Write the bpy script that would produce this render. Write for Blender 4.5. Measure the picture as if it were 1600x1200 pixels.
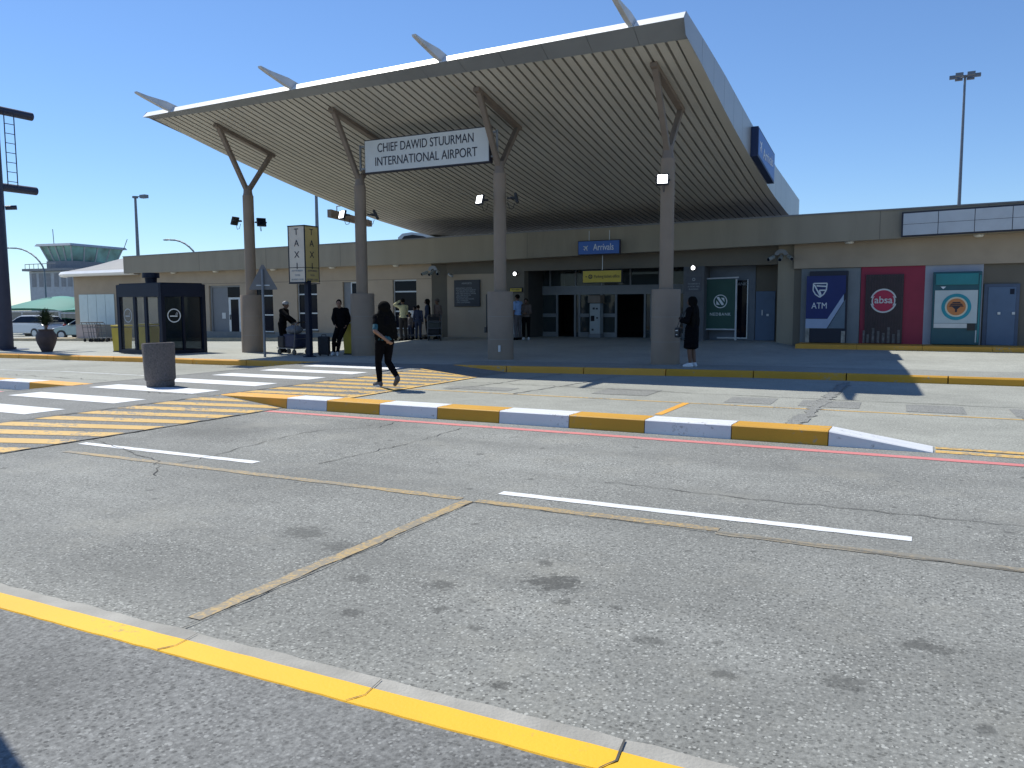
import bpy, bmesh, math, random
import numpy as np
from mathutils import Vector, Matrix, Euler
random.seed(7)
C = bpy.context.scene
for o in list(bpy.data.objects): bpy.data.objects.remove(o)

# ------------------------------------------------------------------ camera
F, H = 1268.0, 1.65
PITCH, ROLL, YAW = math.atan(122/F), math.radians(.27), math.radians(27.0)
cf = np.array([-math.sin(YAW)*math.cos(PITCH), math.cos(YAW)*math.cos(PITCH), -math.sin(PITCH)])
cr0 = np.array([math.cos(YAW), math.sin(YAW), 0.]); cu0 = np.cross(cr0, cf)
cr = cr0*math.cos(ROLL)-cu0*math.sin(ROLL); cu = cu0*math.cos(ROLL)+cr0*math.sin(ROLL)
cam = bpy.data.cameras.new('camera'); co = bpy.data.objects.new('camera', cam); C.collection.objects.link(co)
cam.sensor_width = 36; cam.lens = F/1600*36; cam.clip_end = 5000; cam.clip_start = .05
co.matrix_world = Matrix(((cr[0], cu[0], -cf[0], 0), (cr[1], cu[1], -cf[1], 0), (cr[2], cu[2], -cf[2], H), (0, 0, 0, 1)))
C.camera = co
# survey helpers: read a real position off the photograph, on a known plane
def ray(x, y): return cf+(x-800)/F*cr-(y-600)/F*cu
def atY(x, y, Y): d = ray(x, y); p = d*(Y/d[1]); return (p[0], Y, p[2]+H)
def atX(x, y, X): d = ray(x, y); p = d*(X/d[0]); return (X, p[1], p[2]+H)

# ------------------------------------------------------------------ light
S = Vector((-.615, .20, 1.0)).normalized()
w = bpy.data.worlds.new('World'); C.world = w; w.use_nodes = True
nt = w.node_tree; bgn = nt.nodes['Background']; sky = nt.nodes.new('ShaderNodeTexSky')
sky.sky_type = 'NISHITA'; sky.sun_disc = False
sky.sun_elevation = math.asin(S.z); sky.sun_rotation = math.atan2(S.x, S.y)
sky.altitude = 0; sky.air_density = 1.0; sky.dust_density = 0.0; sky.ozone_density = 5.0
tn = nt.nodes.new('ShaderNodeMix'); tn.data_type = 'RGBA'; tn.blend_type = 'MULTIPLY'; tn.inputs[0].default_value = 1; tn.inputs[7].default_value = (.86, .98, 1.13, 1)
nt.links.new(sky.outputs[0], tn.inputs[6]); nt.links.new(tn.outputs[2], bgn.inputs[0]); bgn.inputs[1].default_value = .115
sl = bpy.data.lights.new('sun', 'SUN'); sl.energy = 4.9; sl.angle = math.radians(.5); sl.color = (1, .975, .88)
so = bpy.data.objects.new('sun', sl); so.rotation_euler = (-S).to_track_quat('-Z', 'Y').to_euler(); C.collection.objects.link(so)
C.view_settings.view_transform = 'Standard'; C.view_settings.look = 'None'
C.view_settings.exposure = 0.12; C.view_settings.gamma = 1; C.view_settings.use_curve_mapping = False
C.cycles.max_bounces = 6; C.cycles.transparent_max_bounces = 12

# ------------------------------------------------------------------ materials
MATS = {}
def mat(name, col, rough=.7, var=.12, scale=3.0, bump=.0, bscale=40, metal=0, spec=.5, dirt=0.0, dcol=(.05, .045, .04), stretch=None, emit=None):
    if name in MATS: return MATS[name]
    m = bpy.data.materials.new(name); m.use_nodes = True; MATS[name] = m
    n = m.node_tree.nodes; l = m.node_tree.links; b = n['Principled BSDF']
    b.inputs['Roughness'].default_value = rough; b.inputs['Metallic'].default_value = metal
    b.inputs['Specular IOR Level'].default_value = spec
    g = n.new('ShaderNodeNewGeometry'); mp = n.new('ShaderNodeMapping'); l.new(g.outputs['Position'], mp.inputs[0])
    if stretch: mp.inputs['Scale'].default_value = stretch
    nz = n.new('ShaderNodeTexNoise'); nz.inputs['Scale'].default_value = scale; nz.inputs['Detail'].default_value = 6
    l.new(mp.outputs[0], nz.inputs[0])
    mx = n.new('ShaderNodeMix'); mx.data_type = 'RGBA'
    mx.inputs[6].default_value = (*[c*(1-var) for c in col], 1); mx.inputs[7].default_value = (*[min(1, c*(1+var)) for c in col], 1)
    rp = n.new('ShaderNodeMapRange'); rp.inputs[1].default_value = .3; rp.inputs[2].default_value = .7
    l.new(nz.outputs[0], rp.inputs[0]); l.new(rp.outputs[0], mx.inputs[0])
    out = mx.outputs[2]
    if dirt > 0:
        d = n.new('ShaderNodeTexNoise'); d.inputs['Scale'].default_value = scale*.45; d.inputs['Detail'].default_value = 9; d.inputs['Roughness'].default_value = .7
        l.new(mp.outputs[0], d.inputs[0])
        r2 = n.new('ShaderNodeMapRange'); r2.inputs[1].default_value = .5; r2.inputs[2].default_value = .72; r2.inputs[4].default_value = dirt
        l.new(d.outputs[0], r2.inputs[0])
        m2 = n.new('ShaderNodeMix'); m2.data_type = 'RGBA'; l.new(r2.outputs[0], m2.inputs[0]); l.new(out, m2.inputs[6]); m2.inputs[7].default_value = (*dcol, 1)
        out = m2.outputs[2]
    l.new(out, b.inputs['Base Color'])
    if bump > 0:
        bn = n.new('ShaderNodeTexNoise'); bn.inputs['Scale'].default_value = bscale; bn.inputs['Detail'].default_value = 4; l.new(g.outputs['Position'], bn.inputs[0])
        bp = n.new('ShaderNodeBump'); bp.inputs['Strength'].default_value = bump; bp.inputs['Distance'].default_value = .01
        l.new(bn.outputs[0], bp.inputs['Height']); l.new(bp.outputs[0], b.inputs['Normal'])
    if emit:
        b.inputs['Emission Color'].default_value = (*emit[0], 1); b.inputs['Emission Strength'].default_value = emit[1]
    return m

def asphalt(name, base, warm=0., spots=(), speck=.5, big=.22, brush=None, lanes=0.):
    m = bpy.data.materials.new(name); m.use_nodes = True; MATS[name] = m
    n = m.node_tree.nodes; l = m.node_tree.links; b = n['Principled BSDF']; b.inputs['Roughness'].default_value = .88; b.inputs['Specular IOR Level'].default_value = .35
    g = n.new('ShaderNodeNewGeometry'); P = g.outputs['Position']
    def noise(s, det=5, ro=.6, src=P):
        q = n.new('ShaderNodeTexNoise'); q.inputs['Scale'].default_value = s; q.inputs['Detail'].default_value = det; q.inputs['Roughness'].default_value = ro; l.new(src, q.inputs[0]); return q.outputs[0]
    def rng(x, a, c, lo, hi):
        q = n.new('ShaderNodeMapRange'); l.new(x, q.inputs[0])
        for i, v in ((1, a), (2, c), (3, lo), (4, hi)): q.inputs[i].default_value = v
        return q.outputs[0]
    def mth(op, a, c):
        q = n.new('ShaderNodeMath'); q.operation = op
        for i, v in enumerate((a, c)):
            if isinstance(v, (int, float)): q.inputs[i].default_value = v
            else: l.new(v, q.inputs[i])
        return q.outputs[0]
    def mixc(f, a, c):
        q = n.new('ShaderNodeMix'); q.data_type = 'RGBA'
        if isinstance(f, float): q.inputs[0].default_value = f
        else: l.new(f, q.inputs[0])
        for i, v in ((6, a), (7, c)):
            if isinstance(v, tuple): q.inputs[i].default_value = (*v, 1)
            else: l.new(v, q.inputs[i])
        return q.outputs[2]
    col = (base*(1+warm*.3), base*(1+warm*.35), base*(1-warm*.9))
    f = mth('MULTIPLY', rng(noise(.35, 6), .3, .7, 1-big, 1+big), rng(noise(2.2, 6, .7), .3, .7, .90, 1.10))
    f = mth('MULTIPLY', f, rng(noise(38, 3, .7), .32, .68, .66, 1.36))
    vo = n.new('ShaderNodeTexVoronoi'); vo.inputs['Scale'].default_value = 62; l.new(P, vo.inputs[0])
    sx = n.new('ShaderNodeSeparateColor'); l.new(vo.outputs['Color'], sx.inputs[0])
    st = mth('MULTIPLY', mth('GREATER_THAN', sx.outputs[0], .80), mth('LESS_THAN', vo.outputs['Distance'], .42))
    dk = mth('MULTIPLY', mth('LESS_THAN', sx.outputs[1], .22), mth('LESS_THAN', vo.outputs['Distance'], .5))
    vb = n.new('ShaderNodeTexVoronoi'); vb.inputs['Scale'].default_value = 26; l.new(P, vb.inputs[0])
    sb = n.new('ShaderNodeSeparateColor'); l.new(vb.outputs['Color'], sb.inputs[0])
    st2 = mth('MULTIPLY', mth('GREATER_THAN', sb.outputs[0], .94), mth('LESS_THAN', vb.outputs['Distance'], .26))
    vm = n.new('ShaderNodeVectorMath'); vm.operation = 'SCALE'; l.new(mixc(f, (0., 0., 0.), (1., 1., 1.)), vm.inputs[0])
    # base * f
    q = n.new('ShaderNodeVectorMath'); q.operation = 'SCALE'; q.inputs[0].default_value = col; l.new(f, q.inputs[3]); out = q.outputs[0]
    speck = rng(noise(.9, 4, .6), .3, .7, speck*.55, min(1., speck*1.5))
    out = mixc(mth('MULTIPLY', dk, speck), out, tuple(c*.35 for c in col))
    out = mixc(mth('MULTIPLY', st, speck), out, tuple(min(.7, c*2.1) for c in col))
    out = mixc(mth('MULTIPLY', st2, speck), out, tuple(min(.75, c*2.2) for c in col))
    if brush:
        out = mixc(mth('MULTIPLY', rng(noise(.5, 8, .72), .55, .72, 0, brush), 1.), out, tuple(c*.55 for c in col))
    if lanes:
        sm_ = n.new('ShaderNodeMapping'); sm_.inputs['Scale'].default_value = (.06, 1.0, 1); l.new(P, sm_.inputs[0])
        out = mixc(rng(noise(1.1, 4, .6, sm_.outputs[0]), .40, .62, 0, lanes*1.6), out, tuple(c*.62 for c in col))
        out = mixc(rng(noise(.8, 7, .75), .52, .70, 0, lanes*2.), out, tuple(min(.8, c*1.45) for c in (col[0]*1.04, col[1], col[2]*.93)))
        for sc, th, rad in ((3.1, .86, .17), (7.5, .93, .22), (1.4, .82, .10)):
            vd = n.new('ShaderNodeTexVoronoi'); vd.inputs['Scale'].default_value = sc
            wv = n.new('ShaderNodeVectorMath'); wv.operation = 'ADD'; l.new(P, wv.inputs[0])
            nc = n.new('ShaderNodeTexNoise'); nc.inputs['Scale'].default_value = 11; l.new(P, nc.inputs[0])
            w2 = n.new('ShaderNodeVectorMath'); w2.operation = 'SCALE'; w2.inputs[3].default_value = .09; l.new(nc.outputs['Color'], w2.inputs[0]); l.new(w2.outputs[0], wv.inputs[1]); l.new(wv.outputs[0], vd.inputs[0])
            sc_ = n.new('ShaderNodeSeparateColor'); l.new(vd.outputs['Color'], sc_.inputs[0])
            out = mixc(mth('MULTIPLY', mth('GREATER_THAN', sc_.outputs[0], th), rng(vd.outputs['Distance'], rad*.5, rad, .6, 0)), out, tuple(c*.3 for c in col))
    dist = noise(16, 5, .75); wob = rng(dist, .25, .75, -.16, .16)
    for (sx_, sy_, r, a, asp) in spots:
        v = n.new('ShaderNodeVectorMath'); v.operation = 'SUBTRACT'; l.new(P, v.inputs[0]); v.inputs[1].default_value = (sx_, sy_, 0)
        v2 = n.new('ShaderNodeVectorMath'); v2.operation = 'MULTIPLY'; l.new(v.outputs[0], v2.inputs[0]); v2.inputs[1].default_value = (1/asp, 1, 0)
        v3 = n.new('ShaderNodeVectorMath'); v3.operation = 'LENGTH'; l.new(v2.outputs[0], v3.inputs[0])
        d = mth('ADD', v3.outputs[1], mth('MULTIPLY', wob, min(1.0, r*6)))
        out = mixc(rng(d, r*.62, r*1.02, a, 0.) if r < .3 else rng(d, r*.3, r*1.15, a, 0.), out, tuple(c*.28 for c in col))
    l.new(out, b.inputs['Base Color'])
    bp = n.new('ShaderNodeBump'); bp.inputs['Strength'].default_value = .55; bp.inputs['Distance'].default_value = .006
    l.new(mth('ADD', noise(70, 3), mth('MULTIPLY', vo.outputs['Distance'], -.6)), bp.inputs['Height']); l.new(bp.outputs[0], b.inputs['Normal'])
    return m

def paint(name, col, wear=.3, rough=.65, under=(.17, .168, .16), scale=14, crack=0.):
    m = bpy.data.materials.new(name); m.use_nodes = True; MATS[name] = m
    n = m.node_tree.nodes; l = m.node_tree.links; b = n['Principled BSDF']; b.inputs['Roughness'].default_value = rough
    g = n.new('ShaderNodeNewGeometry')
    a = n.new('ShaderNodeTexNoise'); a.inputs['Scale'].default_value = scale; a.inputs['Detail'].default_value = 8; a.inputs['Roughness'].default_value = .75; l.new(g.outputs['Position'], a.inputs[0])
    t = n.new('ShaderNodeTexNoise'); t.inputs['Scale'].default_value = 1.3; t.inputs['Detail'].default_value = 4; l.new(g.outputs['Position'], t.inputs[0])
    ad = n.new('ShaderNodeMath'); ad.operation = 'ADD'; l.new(a.outputs[0], ad.inputs[0])
    ml = n.new('ShaderNodeMath'); ml.operation = 'MULTIPLY'; l.new(t.outputs[0], ml.inputs[0]); ml.inputs[1].default_value = .5; l.new(ml.outputs[0], ad.inputs[1])
    r = n.new('ShaderNodeMapRange'); c0 = .98-.42*wear; r.inputs[1].default_value = c0; r.inputs[2].default_value = c0+.10; l.new(ad.outputs[0], r.inputs[0])
    mx = n.new('ShaderNodeMix'); mx.data_type = 'RGBA'; l.new(r.outputs[0], mx.inputs[0]); mx.inputs[7].default_value = (*under, 1)
    v = n.new('ShaderNodeMix'); v.data_type = 'RGBA'; l.new(t.outputs[0], v.inputs[0]); v.inputs[6].default_value = (*[c*.8 for c in col], 1); v.inputs[7].default_value = (*[min(.9, c*1.18) for c in col], 1)
    l.new(v.outputs[2], mx.inputs[6]); l.new(mx.outputs[2], b.inputs['Base Color'])
    bp = n.new('ShaderNodeBump'); bp.inputs['Strength'].default_value = .35; bp.inputs['Distance'].default_value = .004
    k = n.new('ShaderNodeTexNoise'); k.inputs['Scale'].default_value = 60; k.inputs['Detail'].default_value = 4; l.new(g.outputs['Position'], k.inputs[0])
    l.new(k.outputs[0], bp.inputs['Height']); l.new(bp.outputs[0], b.inputs['Normal'])
    return m

def glass(name, tint=(.8, .9, .9), clear=.6, rough=.02):
    m = bpy.data.materials.new(name); m.use_nodes = True; MATS[name] = m
    n = m.node_tree.nodes; l = m.node_tree.links; b = n['Principled BSDF']
    b.inputs['Base Color'].default_value = (*[c*.25 for c in tint], 1); b.inputs['Roughness'].default_value = rough
    t = n.new('ShaderNodeBsdfTransparent'); t.inputs[0].default_value = (*tint, 1)
    mx = n.new('ShaderNodeMixShader'); mx.inputs[0].default_value = clear
    l.new(b.outputs[0], mx.inputs[1]); l.new(t.outputs[0], mx.inputs[2]); l.new(mx.outputs[0], n['Material Output'].inputs[0])
    return m

SP = [(-1.92, 4.32, .16, .75, 1.2), (-2.12, 4.62, .06, .6, 1), (-2.5, 3.98, .08, .6, 1.3), (-3.02, 3.85, .07, .45, 1.5), (-2.71, 3.4, .06, .6, 1.2), (-4.0, 4.5, .16, .55, 1.3),
      (-3.5, 4.35, .14, .4, 1.6), (.06, 4.28, .09, .6, 1.3), (-1.15, 3.75, .06, .5, 1.4), (-.75, 3.55, .05, .6, 1.2), (-.25, 3.7, .08, .5, 1.5), (-6.0, 5.3, .9, .22, 1.6), (-8.4, 7.7, .8, .4, 1.3), (-6.9, 9.2, .5, .25, 1.8),
      (-1.6, 3.0, .05, .7, 1), (-1.75, 4.05, .05, .6, 1), (-1.45, 4.1, .04, .6, 1), (-4.6, 3.6, .5, .2, 2.0), (.5, 3.9, .5, .25, 2.), (-.4, 4.9, .9, .12, 2.)]
A_ROAD = asphalt('road asphalt', .218, .06, SP, .85, lanes=.2)
A_LANE = asphalt('service lane asphalt', .285, .09, [(-5.2, 15.0, .5, .25, 1.8), (-9, 14.9, .6, .2, 2.), (-17.5, 11, .8, .2, 3.)], .35, .16)
A_CROSS = asphalt('crossing asphalt', .195, .04, [], .35, .12)
A_NEAR = asphalt('near pavement asphalt', .165, .03, [(-3.2, 2.0, .5, .25, 1.4)], .45, .3, brush=.5)
A_PLAZA = asphalt('plaza screed', .325, .09, [(-25, 22, 1.0, .15, 3)], .15, .12)
A_STRIP = asphalt('pavement pavers', .255, .08, [], .2, .12)
A_FAR = asphalt('car park asphalt', .2, .02, [], .3, .2)
A_PATCH = asphalt('asphalt patch', .215, .05, [], .5, .15)
CRACK = mat('crack tar', (.075, .072, .066), .9, .3, 30)
WHITE = paint('white road paint', (.70, .71, .72), .18)
WHITE_OLD = paint('worn white road paint', (.62, .63, .63), .42)
YEL = paint('yellow kerb paint', (.72, .345, .04), .28, under=(.35, .33, .28))
YEL_BRIGHT = paint('bright yellow kerb paint', (.82, .425, .015), .2, under=(.4, .3, .08), scale=25)
YEL_OLD = paint('worn yellow road paint', (.62, .39, .11), .50)
YEL_FADE = paint('faded yellow road paint', (.43, .30, .13), .72, scale=26, under=(.23, .20, .15))
YEL_SPENT = paint('nearly gone yellow road paint', (.30, .25, .17), .75, scale=22, under=(.21, .195, .16))
RED = paint('red road paint', (.60, .20, .19), .30)
KWHITE = paint('white kerb paint', (.64, .65, .67), .30, under=(.33, .32, .31))
KYEL = paint('ochre kerb paint', (.56, .285, .018), .26, under=(.3, .27, .2))
CONC = mat('kerb concrete', (.34, .325, .29), .9, .18, 4, .5, 60, dirt=.35, dcol=(.15, .14, .12))
WALL = mat('cream plaster wall', (.405, .325, .24), .85, .07, 1.2, .2, 30, dirt=.3, dcol=(.25, .2, .15))
FASC = mat('olive fascia plaster', (.31, .268, .20), .85, .08, .8, .15, 30, dirt=.45, dcol=(.15, .135, .105), stretch=(1.6, 1, .3))
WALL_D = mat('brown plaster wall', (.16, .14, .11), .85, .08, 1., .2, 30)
CAP = mat('grey capping', (.2, .2, .205), .6, .1)
COLM = mat('taupe column paint', (.27, .205, .15), .7, .08, 2, .1, 40, dirt=.15, dcol=(.16, .14, .12))
STEEL = mat('brown painted steel', (.20, .155, .12), .55, .1, 3)
SOFF = mat('cream soffit sheeting', (.56, .525, .45), .6, .10, .9, .0, 30, dirt=.22, dcol=(.3, .26, .2), stretch=(1, .25, 1))
GROOVE = mat('soffit groove', (.27, .25, .215), .8, .1)
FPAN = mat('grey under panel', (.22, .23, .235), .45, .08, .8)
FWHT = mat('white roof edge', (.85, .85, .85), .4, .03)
SIDEP = mat('aluminium side panel', (.40, .405, .41), .4, .05, .6, metal=.2)
ALU = mat('aluminium frame', (.5, .52, .54), .4, .06, metal=.5)
ALU_D = mat('grey frame', (.22, .23, .24), .5, .06)
DGLASS = mat('dark window glass', (.006, .010, .020), .05, .2, 1, spec=.1)
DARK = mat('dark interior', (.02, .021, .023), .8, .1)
DOOR_G = mat('grey door', (.17, .18, .195), .5, .06)
DOOR_B = mat('blue grey door', (.085, .14, .23), .5, .06)
NAVY = mat('navy kiosk metal', (.008, .013, .03), .5, .1, spec=.25)
BLACK = mat('black plastic', (.02, .02, .022), .5, .2)
CONCB = mat('exposed aggregate concrete', (.135, .115, .105), .95, .35, 45, .9, 70)
YBIN = mat('yellow bin plastic', (.50, .365, .03), .5, .08)
POLE = mat('galvanised pole', (.17, .19, .22), .55, .08, metal=.3)
GANT = mat('dark navy gantry steel', (.03, .033, .06), .5, .1)
CREAM = mat('cream sign face', (.62, .54, .44), .5, .05)
YSIGN = mat('yellow sign face', (.55, .41, .05), .5, .05)
YSIGN2 = mat('taxi sign yellow face', (.50, .37, .14), .5, .06)
BSIGN = mat('blue sign face', (.03, .12, .42), .4, .05)
BSIGN_D = mat('dark blue sign case', (.008, .025, .09), .5, .05)
WSIGN = mat('white sign face', (.60, .615, .60), .5, .03)
INK = mat('dark lettering', (.02, .02, .035), .6, .1)
PALE = mat('pale lettering', (.75, .78, .8), .6, .02)
GREYTXT = mat('grey lettering', (.34, .36, .38), .6, .02)
LAMP = mat('lit lamp face', (1, 1, 1), .5, 0, emit=((.95, .97, 1), 6))
LAMP_W = mat('lit downlight', (.7, .66, .58), .5, 0)
KGLASS = glass('kiosk clear glass', (.95, .98, .98), .8)
KGLASS_D = glass('kiosk tinted glass', (.06, .08, .10), .7, .05)
DOORGL = glass('door glass', (.4, .48, .5), .5)

# ------------------------------------------------------------------ helpers
def link(o): C.collection.objects.link(o); return o
def tag(o, label=None, cat=None, group=None, kind=None):
    if label: o['label'] = label
    if cat: o['category'] = cat
    if group: o['group'] = group
    if kind: o['kind'] = kind
    return o
def thing(name, label, cat, loc=(0, 0, 0), rz=0, group=None):
    o = bpy.data.objects.new(name, None); o.empty_display_size = .2; link(o); o.location = loc; o.rotation_euler = (0, 0, rz)
    return tag(o, label, cat, group)
def rootloc(p):
    while p.parent: p = p.parent
    return Vector(p.location)
class MB:
    def __init__(s): s.v = []; s.f = []; s.mi = []; s.m = 0
    def add(s, vs, fs):
        b = len(s.v); s.v += [tuple(float(c) for c in v) for v in vs]; s.f += [tuple(b+i for i in f) for f in fs]; s.mi += [s.m]*len(fs); return s
    def quad(s, a, b, c, d): return s.add([a, b, c, d], [(0, 1, 2, 3)])
    def box(s, x0, x1, y0, y1, z0, z1):
        x0, x1 = sorted((x0, x1)); y0, y1 = sorted((y0, y1)); z0, z1 = sorted((z0, z1))
        return s.add([(x0, y0, z0), (x1, y0, z0), (x1, y1, z0), (x0, y1, z0), (x0, y0, z1), (x1, y0, z1), (x1, y1, z1), (x0, y1, z1)],
                     [(0, 3, 2, 1), (4, 5, 6, 7), (0, 1, 5, 4), (1, 2, 6, 5), (2, 3, 7, 6), (3, 0, 4, 7)])
    def prism(s, poly, axis, a, b):
        # poly: 2D points; axis 'y': (x,z) extruded along y; 'x': (y,z); 'z': (x,y)
        def P(p, t): return (p[0], t, p[1]) if axis == 'y' else ((t, p[0], p[1]) if axis == 'x' else (p[0], p[1], t))
        n = len(poly); vs = [P(p, a) for p in poly]+[P(p, b) for p in poly]
        return s.add(vs, [tuple(range(n))[::-1], tuple(range(n, 2*n))]+[(i, (i+1) % n, n+(i+1) % n, n+i) for i in range(n)])
    def bar(s, p, q, wd, ht, up=(0, 0, 1)):
        p, q = Vector(p), Vector(q); d = (q-p).normalized(); u = Vector(up)
        r = d.cross(u); r = r.normalized() if r.length > 1e-4 else Vector((1, 0, 0)); u = r.cross(d)
        vs = [e+r*a*wd/2+u*b*ht/2 for e in (p, q) for a, b in ((-1, -1), (1, -1), (1, 1), (-1, 1))]
        return s.add(vs, [(0, 1, 2, 3), (7, 6, 5, 4), (0, 4, 5, 1), (1, 5, 6, 2), (2, 6, 7, 3), (3, 7, 4, 0)])
    def tube(s, p, q, r0, r1=None, n=12, cap=True):
        r1 = r0 if r1 is None else r1
        p, q = Vector(p), Vector(q); d = (q-p).normalized(); a = d.orthogonal().normalized(); b = d.cross(a)
        vs = [e+(a*math.cos(t)+b*math.sin(t))*r for e, r in ((p, r0), (q, r1)) for t in [2*math.pi*i/n for i in range(n)]]
        fs = [(i, (i+1) % n, n+(i+1) % n, n+i) for i in range(n)]
        if cap: fs += [tuple(range(n))[::-1], tuple(range(n, 2*n))]
        return s.add(vs, fs)
    def path(s, pts, r, n=8):
        for a, b in zip(pts, pts[1:]): s.tube(a, b, r, r, n)
        return s
    def lathe(s, c, prof, n=24):
        c = Vector(c); vs = []
        for r, z in prof: vs += [(c.x+r*math.cos(2*math.pi*i/n), c.y+r*math.sin(2*math.pi*i/n), c.z+z) for i in range(n)]
        fs = [(k*n+i, k*n+(i+1) % n, (k+1)*n+(i+1) % n, (k+1)*n+i) for k in range(len(prof)-1) for i in range(n)]
        fs += [tuple(range(n))[::-1], tuple(range((len(prof)-1)*n, len(prof)*n))]
        return s.add(vs, fs)
    def ell(s, c, r, R=None, nu=14, nv=9):
        c = Vector(c); R = R or Matrix.Identity(3); vs = []
        for j in range(nv+1):
            ph = math.pi*j/nv
            for i in range(nu):
                th = 2*math.pi*i/nu
                vs.append(c+R@Vector((r[0]*math.sin(ph)*math.cos(th), r[1]*math.sin(ph)*math.sin(th), r[2]*math.cos(ph))))
        return s.add(vs, [(j*nu+i, (j+1)*nu+i, (j+1)*nu+(i+1) % nu, j*nu+(i+1) % nu) for j in range(nv) for i in range(nu)])
    def cap(s, p, q, r0, r1):
        p, q = Vector(p), Vector(q); s.tube(p, q, r0, r1, 12); s.ell(p, (r0, r0, r0), None, 12, 7); s.ell(q, (r1, r1, r1), None, 12, 7); return s
    def ring(s, c, r0, r1, y0, y1, n=36, a0=0, a1=2*math.pi):
        # annulus in the XZ plane, extruded along y
        cx, cz = c; t = [a0+(a1-a0)*i/n for i in range(n+1)]
        for u, v in zip(t, t[1:]):
            P = [(cx+r*math.cos(a), cz+r*math.sin(a)) for r, a in ((r0, u), (r1, u), (r1, v), (r0, v))]
            s.add([(x, y0, z) for x, z in P]+[(x, y1, z) for x, z in P], [(0, 1, 2, 3), (7, 6, 5, 4), (0, 4, 5, 1), (1, 5, 6, 2), (2, 6, 7, 3), (3, 7, 4, 0)])
        return s
    def build(s, name, m, parent=None, world=False, origin=None, smooth=False, bevel=0, fix=True):
        me = bpy.data.meshes.new(name); off = Vector((0, 0, 0))
        if world and parent: off = rootloc(parent)
        if origin is not None: off = Vector(origin)
        me.from_pydata([tuple(Vector(v)-off) for v in s.v], [], s.f)
        ms = m if isinstance(m, (list, tuple)) else [m]
        for q in ms: me.materials.append(q)
        for p, i in zip(me.polygons, s.mi): p.material_index = i
        if fix:
            b = bmesh.new(); b.from_mesh(me); bmesh.ops.recalc_face_normals(b, faces=b.faces); b.to_mesh(me); b.free()
        if smooth:
            for p in me.polygons: p.use_smooth = True
            try: me.set_sharp_from_angle(angle=math.radians(38))
            except Exception: pass
        o = link(bpy.data.objects.new(name, me))
        if parent: o.parent = parent
        if origin is not None: o.location = origin
        if bevel:
            md = o.modifiers.new('bevel', 'BEVEL'); md.width = bevel; md.segments = 2; md.limit_method = 'ANGLE'
        return o
def struct(name, mb, m, parent=None, **k):
    o = mb.build(name, m, parent, **k)
    if not parent: o['kind'] = 'structure'
    return o
def text(body, size, loc, rot, m, parent, name='lettering', width=None, align='CENTER', world=True, depth=.004, bold=0.0, spacing=1.0, line=1.0):
    cu_ = bpy.data.curves.new(name, 'FONT'); cu_.body = body; cu_.size = size; cu_.align_x = align; cu_.align_y = 'CENTER'; cu_.extrude = depth; cu_.offset = bold
    cu_.space_character = spacing; cu_.space_line = line
    t = bpy.data.objects.new('t', cu_); link(t); bpy.context.view_layer.update()
    me = bpy.data.meshes.new_from_object(t.evaluated_get(bpy.context.evaluated_depsgraph_get())); bpy.data.objects.remove(t)
    me.name = name; me.materials.clear(); me.materials.append(m)
    if width:
        xs = [v.co.x for v in me.vertices]; k = width/(max(xs)-min(xs))
        for v in me.vertices: v.co.x *= k
    M = Euler(rot).to_matrix().to_4x4()
    for v in me.vertices: v.co = M@v.co
    o = link(bpy.data.objects.new(name, me)); o.parent = parent
    o.location = Vector(loc)-(rootloc(parent) if world and parent else Vector((0, 0, 0)))
    return o
def copy_tree(o, parent=None):
    c = o.copy(); link(c); c.parent = parent
    for ch in list(o.children): copy_tree(ch, c)
    return c
FACE = (math.pi/2, 0, 0)   # lettering that faces -Y

# ------------------------------------------------------------------ ground
def zs(X): return -.015*min(60, max(0, -X-20))
def sm(t): t = min(1, max(0, t)); return t*t*(3-2*t)
def zp(X, Y):
    c = sm((X+20.5)/2.0)*sm((-4.0-X)/1.0)
    return .15+zs(X)+.16*c*sm((Y-22)/8)
def kerbY(X):
    K = [(-400, 20.2), (-60, 19.6), (-30, 17.9), (-25, 17.35), (-19, 16.85), (-13.5, 17.3), (-8, 18.15), (-3, 18.9), (2, 19.0), (60, 19.3), (400, 19.3)]
    for a, b in zip(K, K[1:]):
        if a[0] <= X <= b[0]: return a[1]+(b[1]-a[1])*(X-a[0])/(b[0]-a[0])
def sheet(xs, yf, zf, ny=1):
    m = MB(); vs = []; n = ny+1
    for x in xs:
        a, b = yf(x)
        for j in range(n): y = a+(b-a)*j/ny; vs.append((x, y, zf(x, y)))
    m.add(vs, [(i*n+j, (i+1)*n+j, (i+1)*n+j+1, i*n+j+1) for i in range(len(xs)-1) for j in range(ny)]); return m
XS = [-900, -300, -150, -80, -60, -50, -45, -40, -36, -32, -30, -28, -25, -22, -20, -19, -17, -15, -13.5, -12, -10, -8, -6, -4.5, -3, 0, 2, 6, 20, 60, 200, 900]
struct('ground', sheet(XS, lambda x: (-900, 1500), lambda x, y: zs(x)-.12, 1), A_FAR, fix=False)
XR = [x for x in XS if -150 <= x <= 200]
struct('road', sheet(XR, lambda x: (2.60, 10.2), lambda x, y: zs(x)), A_ROAD, fix=False)
struct('service_lane', sheet(XR, lambda x: (10.2, kerbY(x)), lambda x, y: zs(x)), A_LANE, fix=False)
XP = [-150, -80]+[x/2 for x in range(-120, 41)]+[60, 150]
XP = [x for x in XP if x >= -150]
struct('pavement', sheet(XP, lambda x: (kerbY(x)+.15, 60 if x < -37.5 else 36.5), zp, 40), A_PLAZA, fix=False)
struct('pavement_strip', sheet([x/2 for x in range(-22, 120)], lambda x: (kerbY(x)+.15, kerbY(x)+1.75), lambda x, y: zp(x, y)+.005, 4), A_STRIP, fix=False)
road = bpy.data.objects['road']; lane = bpy.data.objects['service_lane']; pave = bpy.data.objects['pavement']
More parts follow.
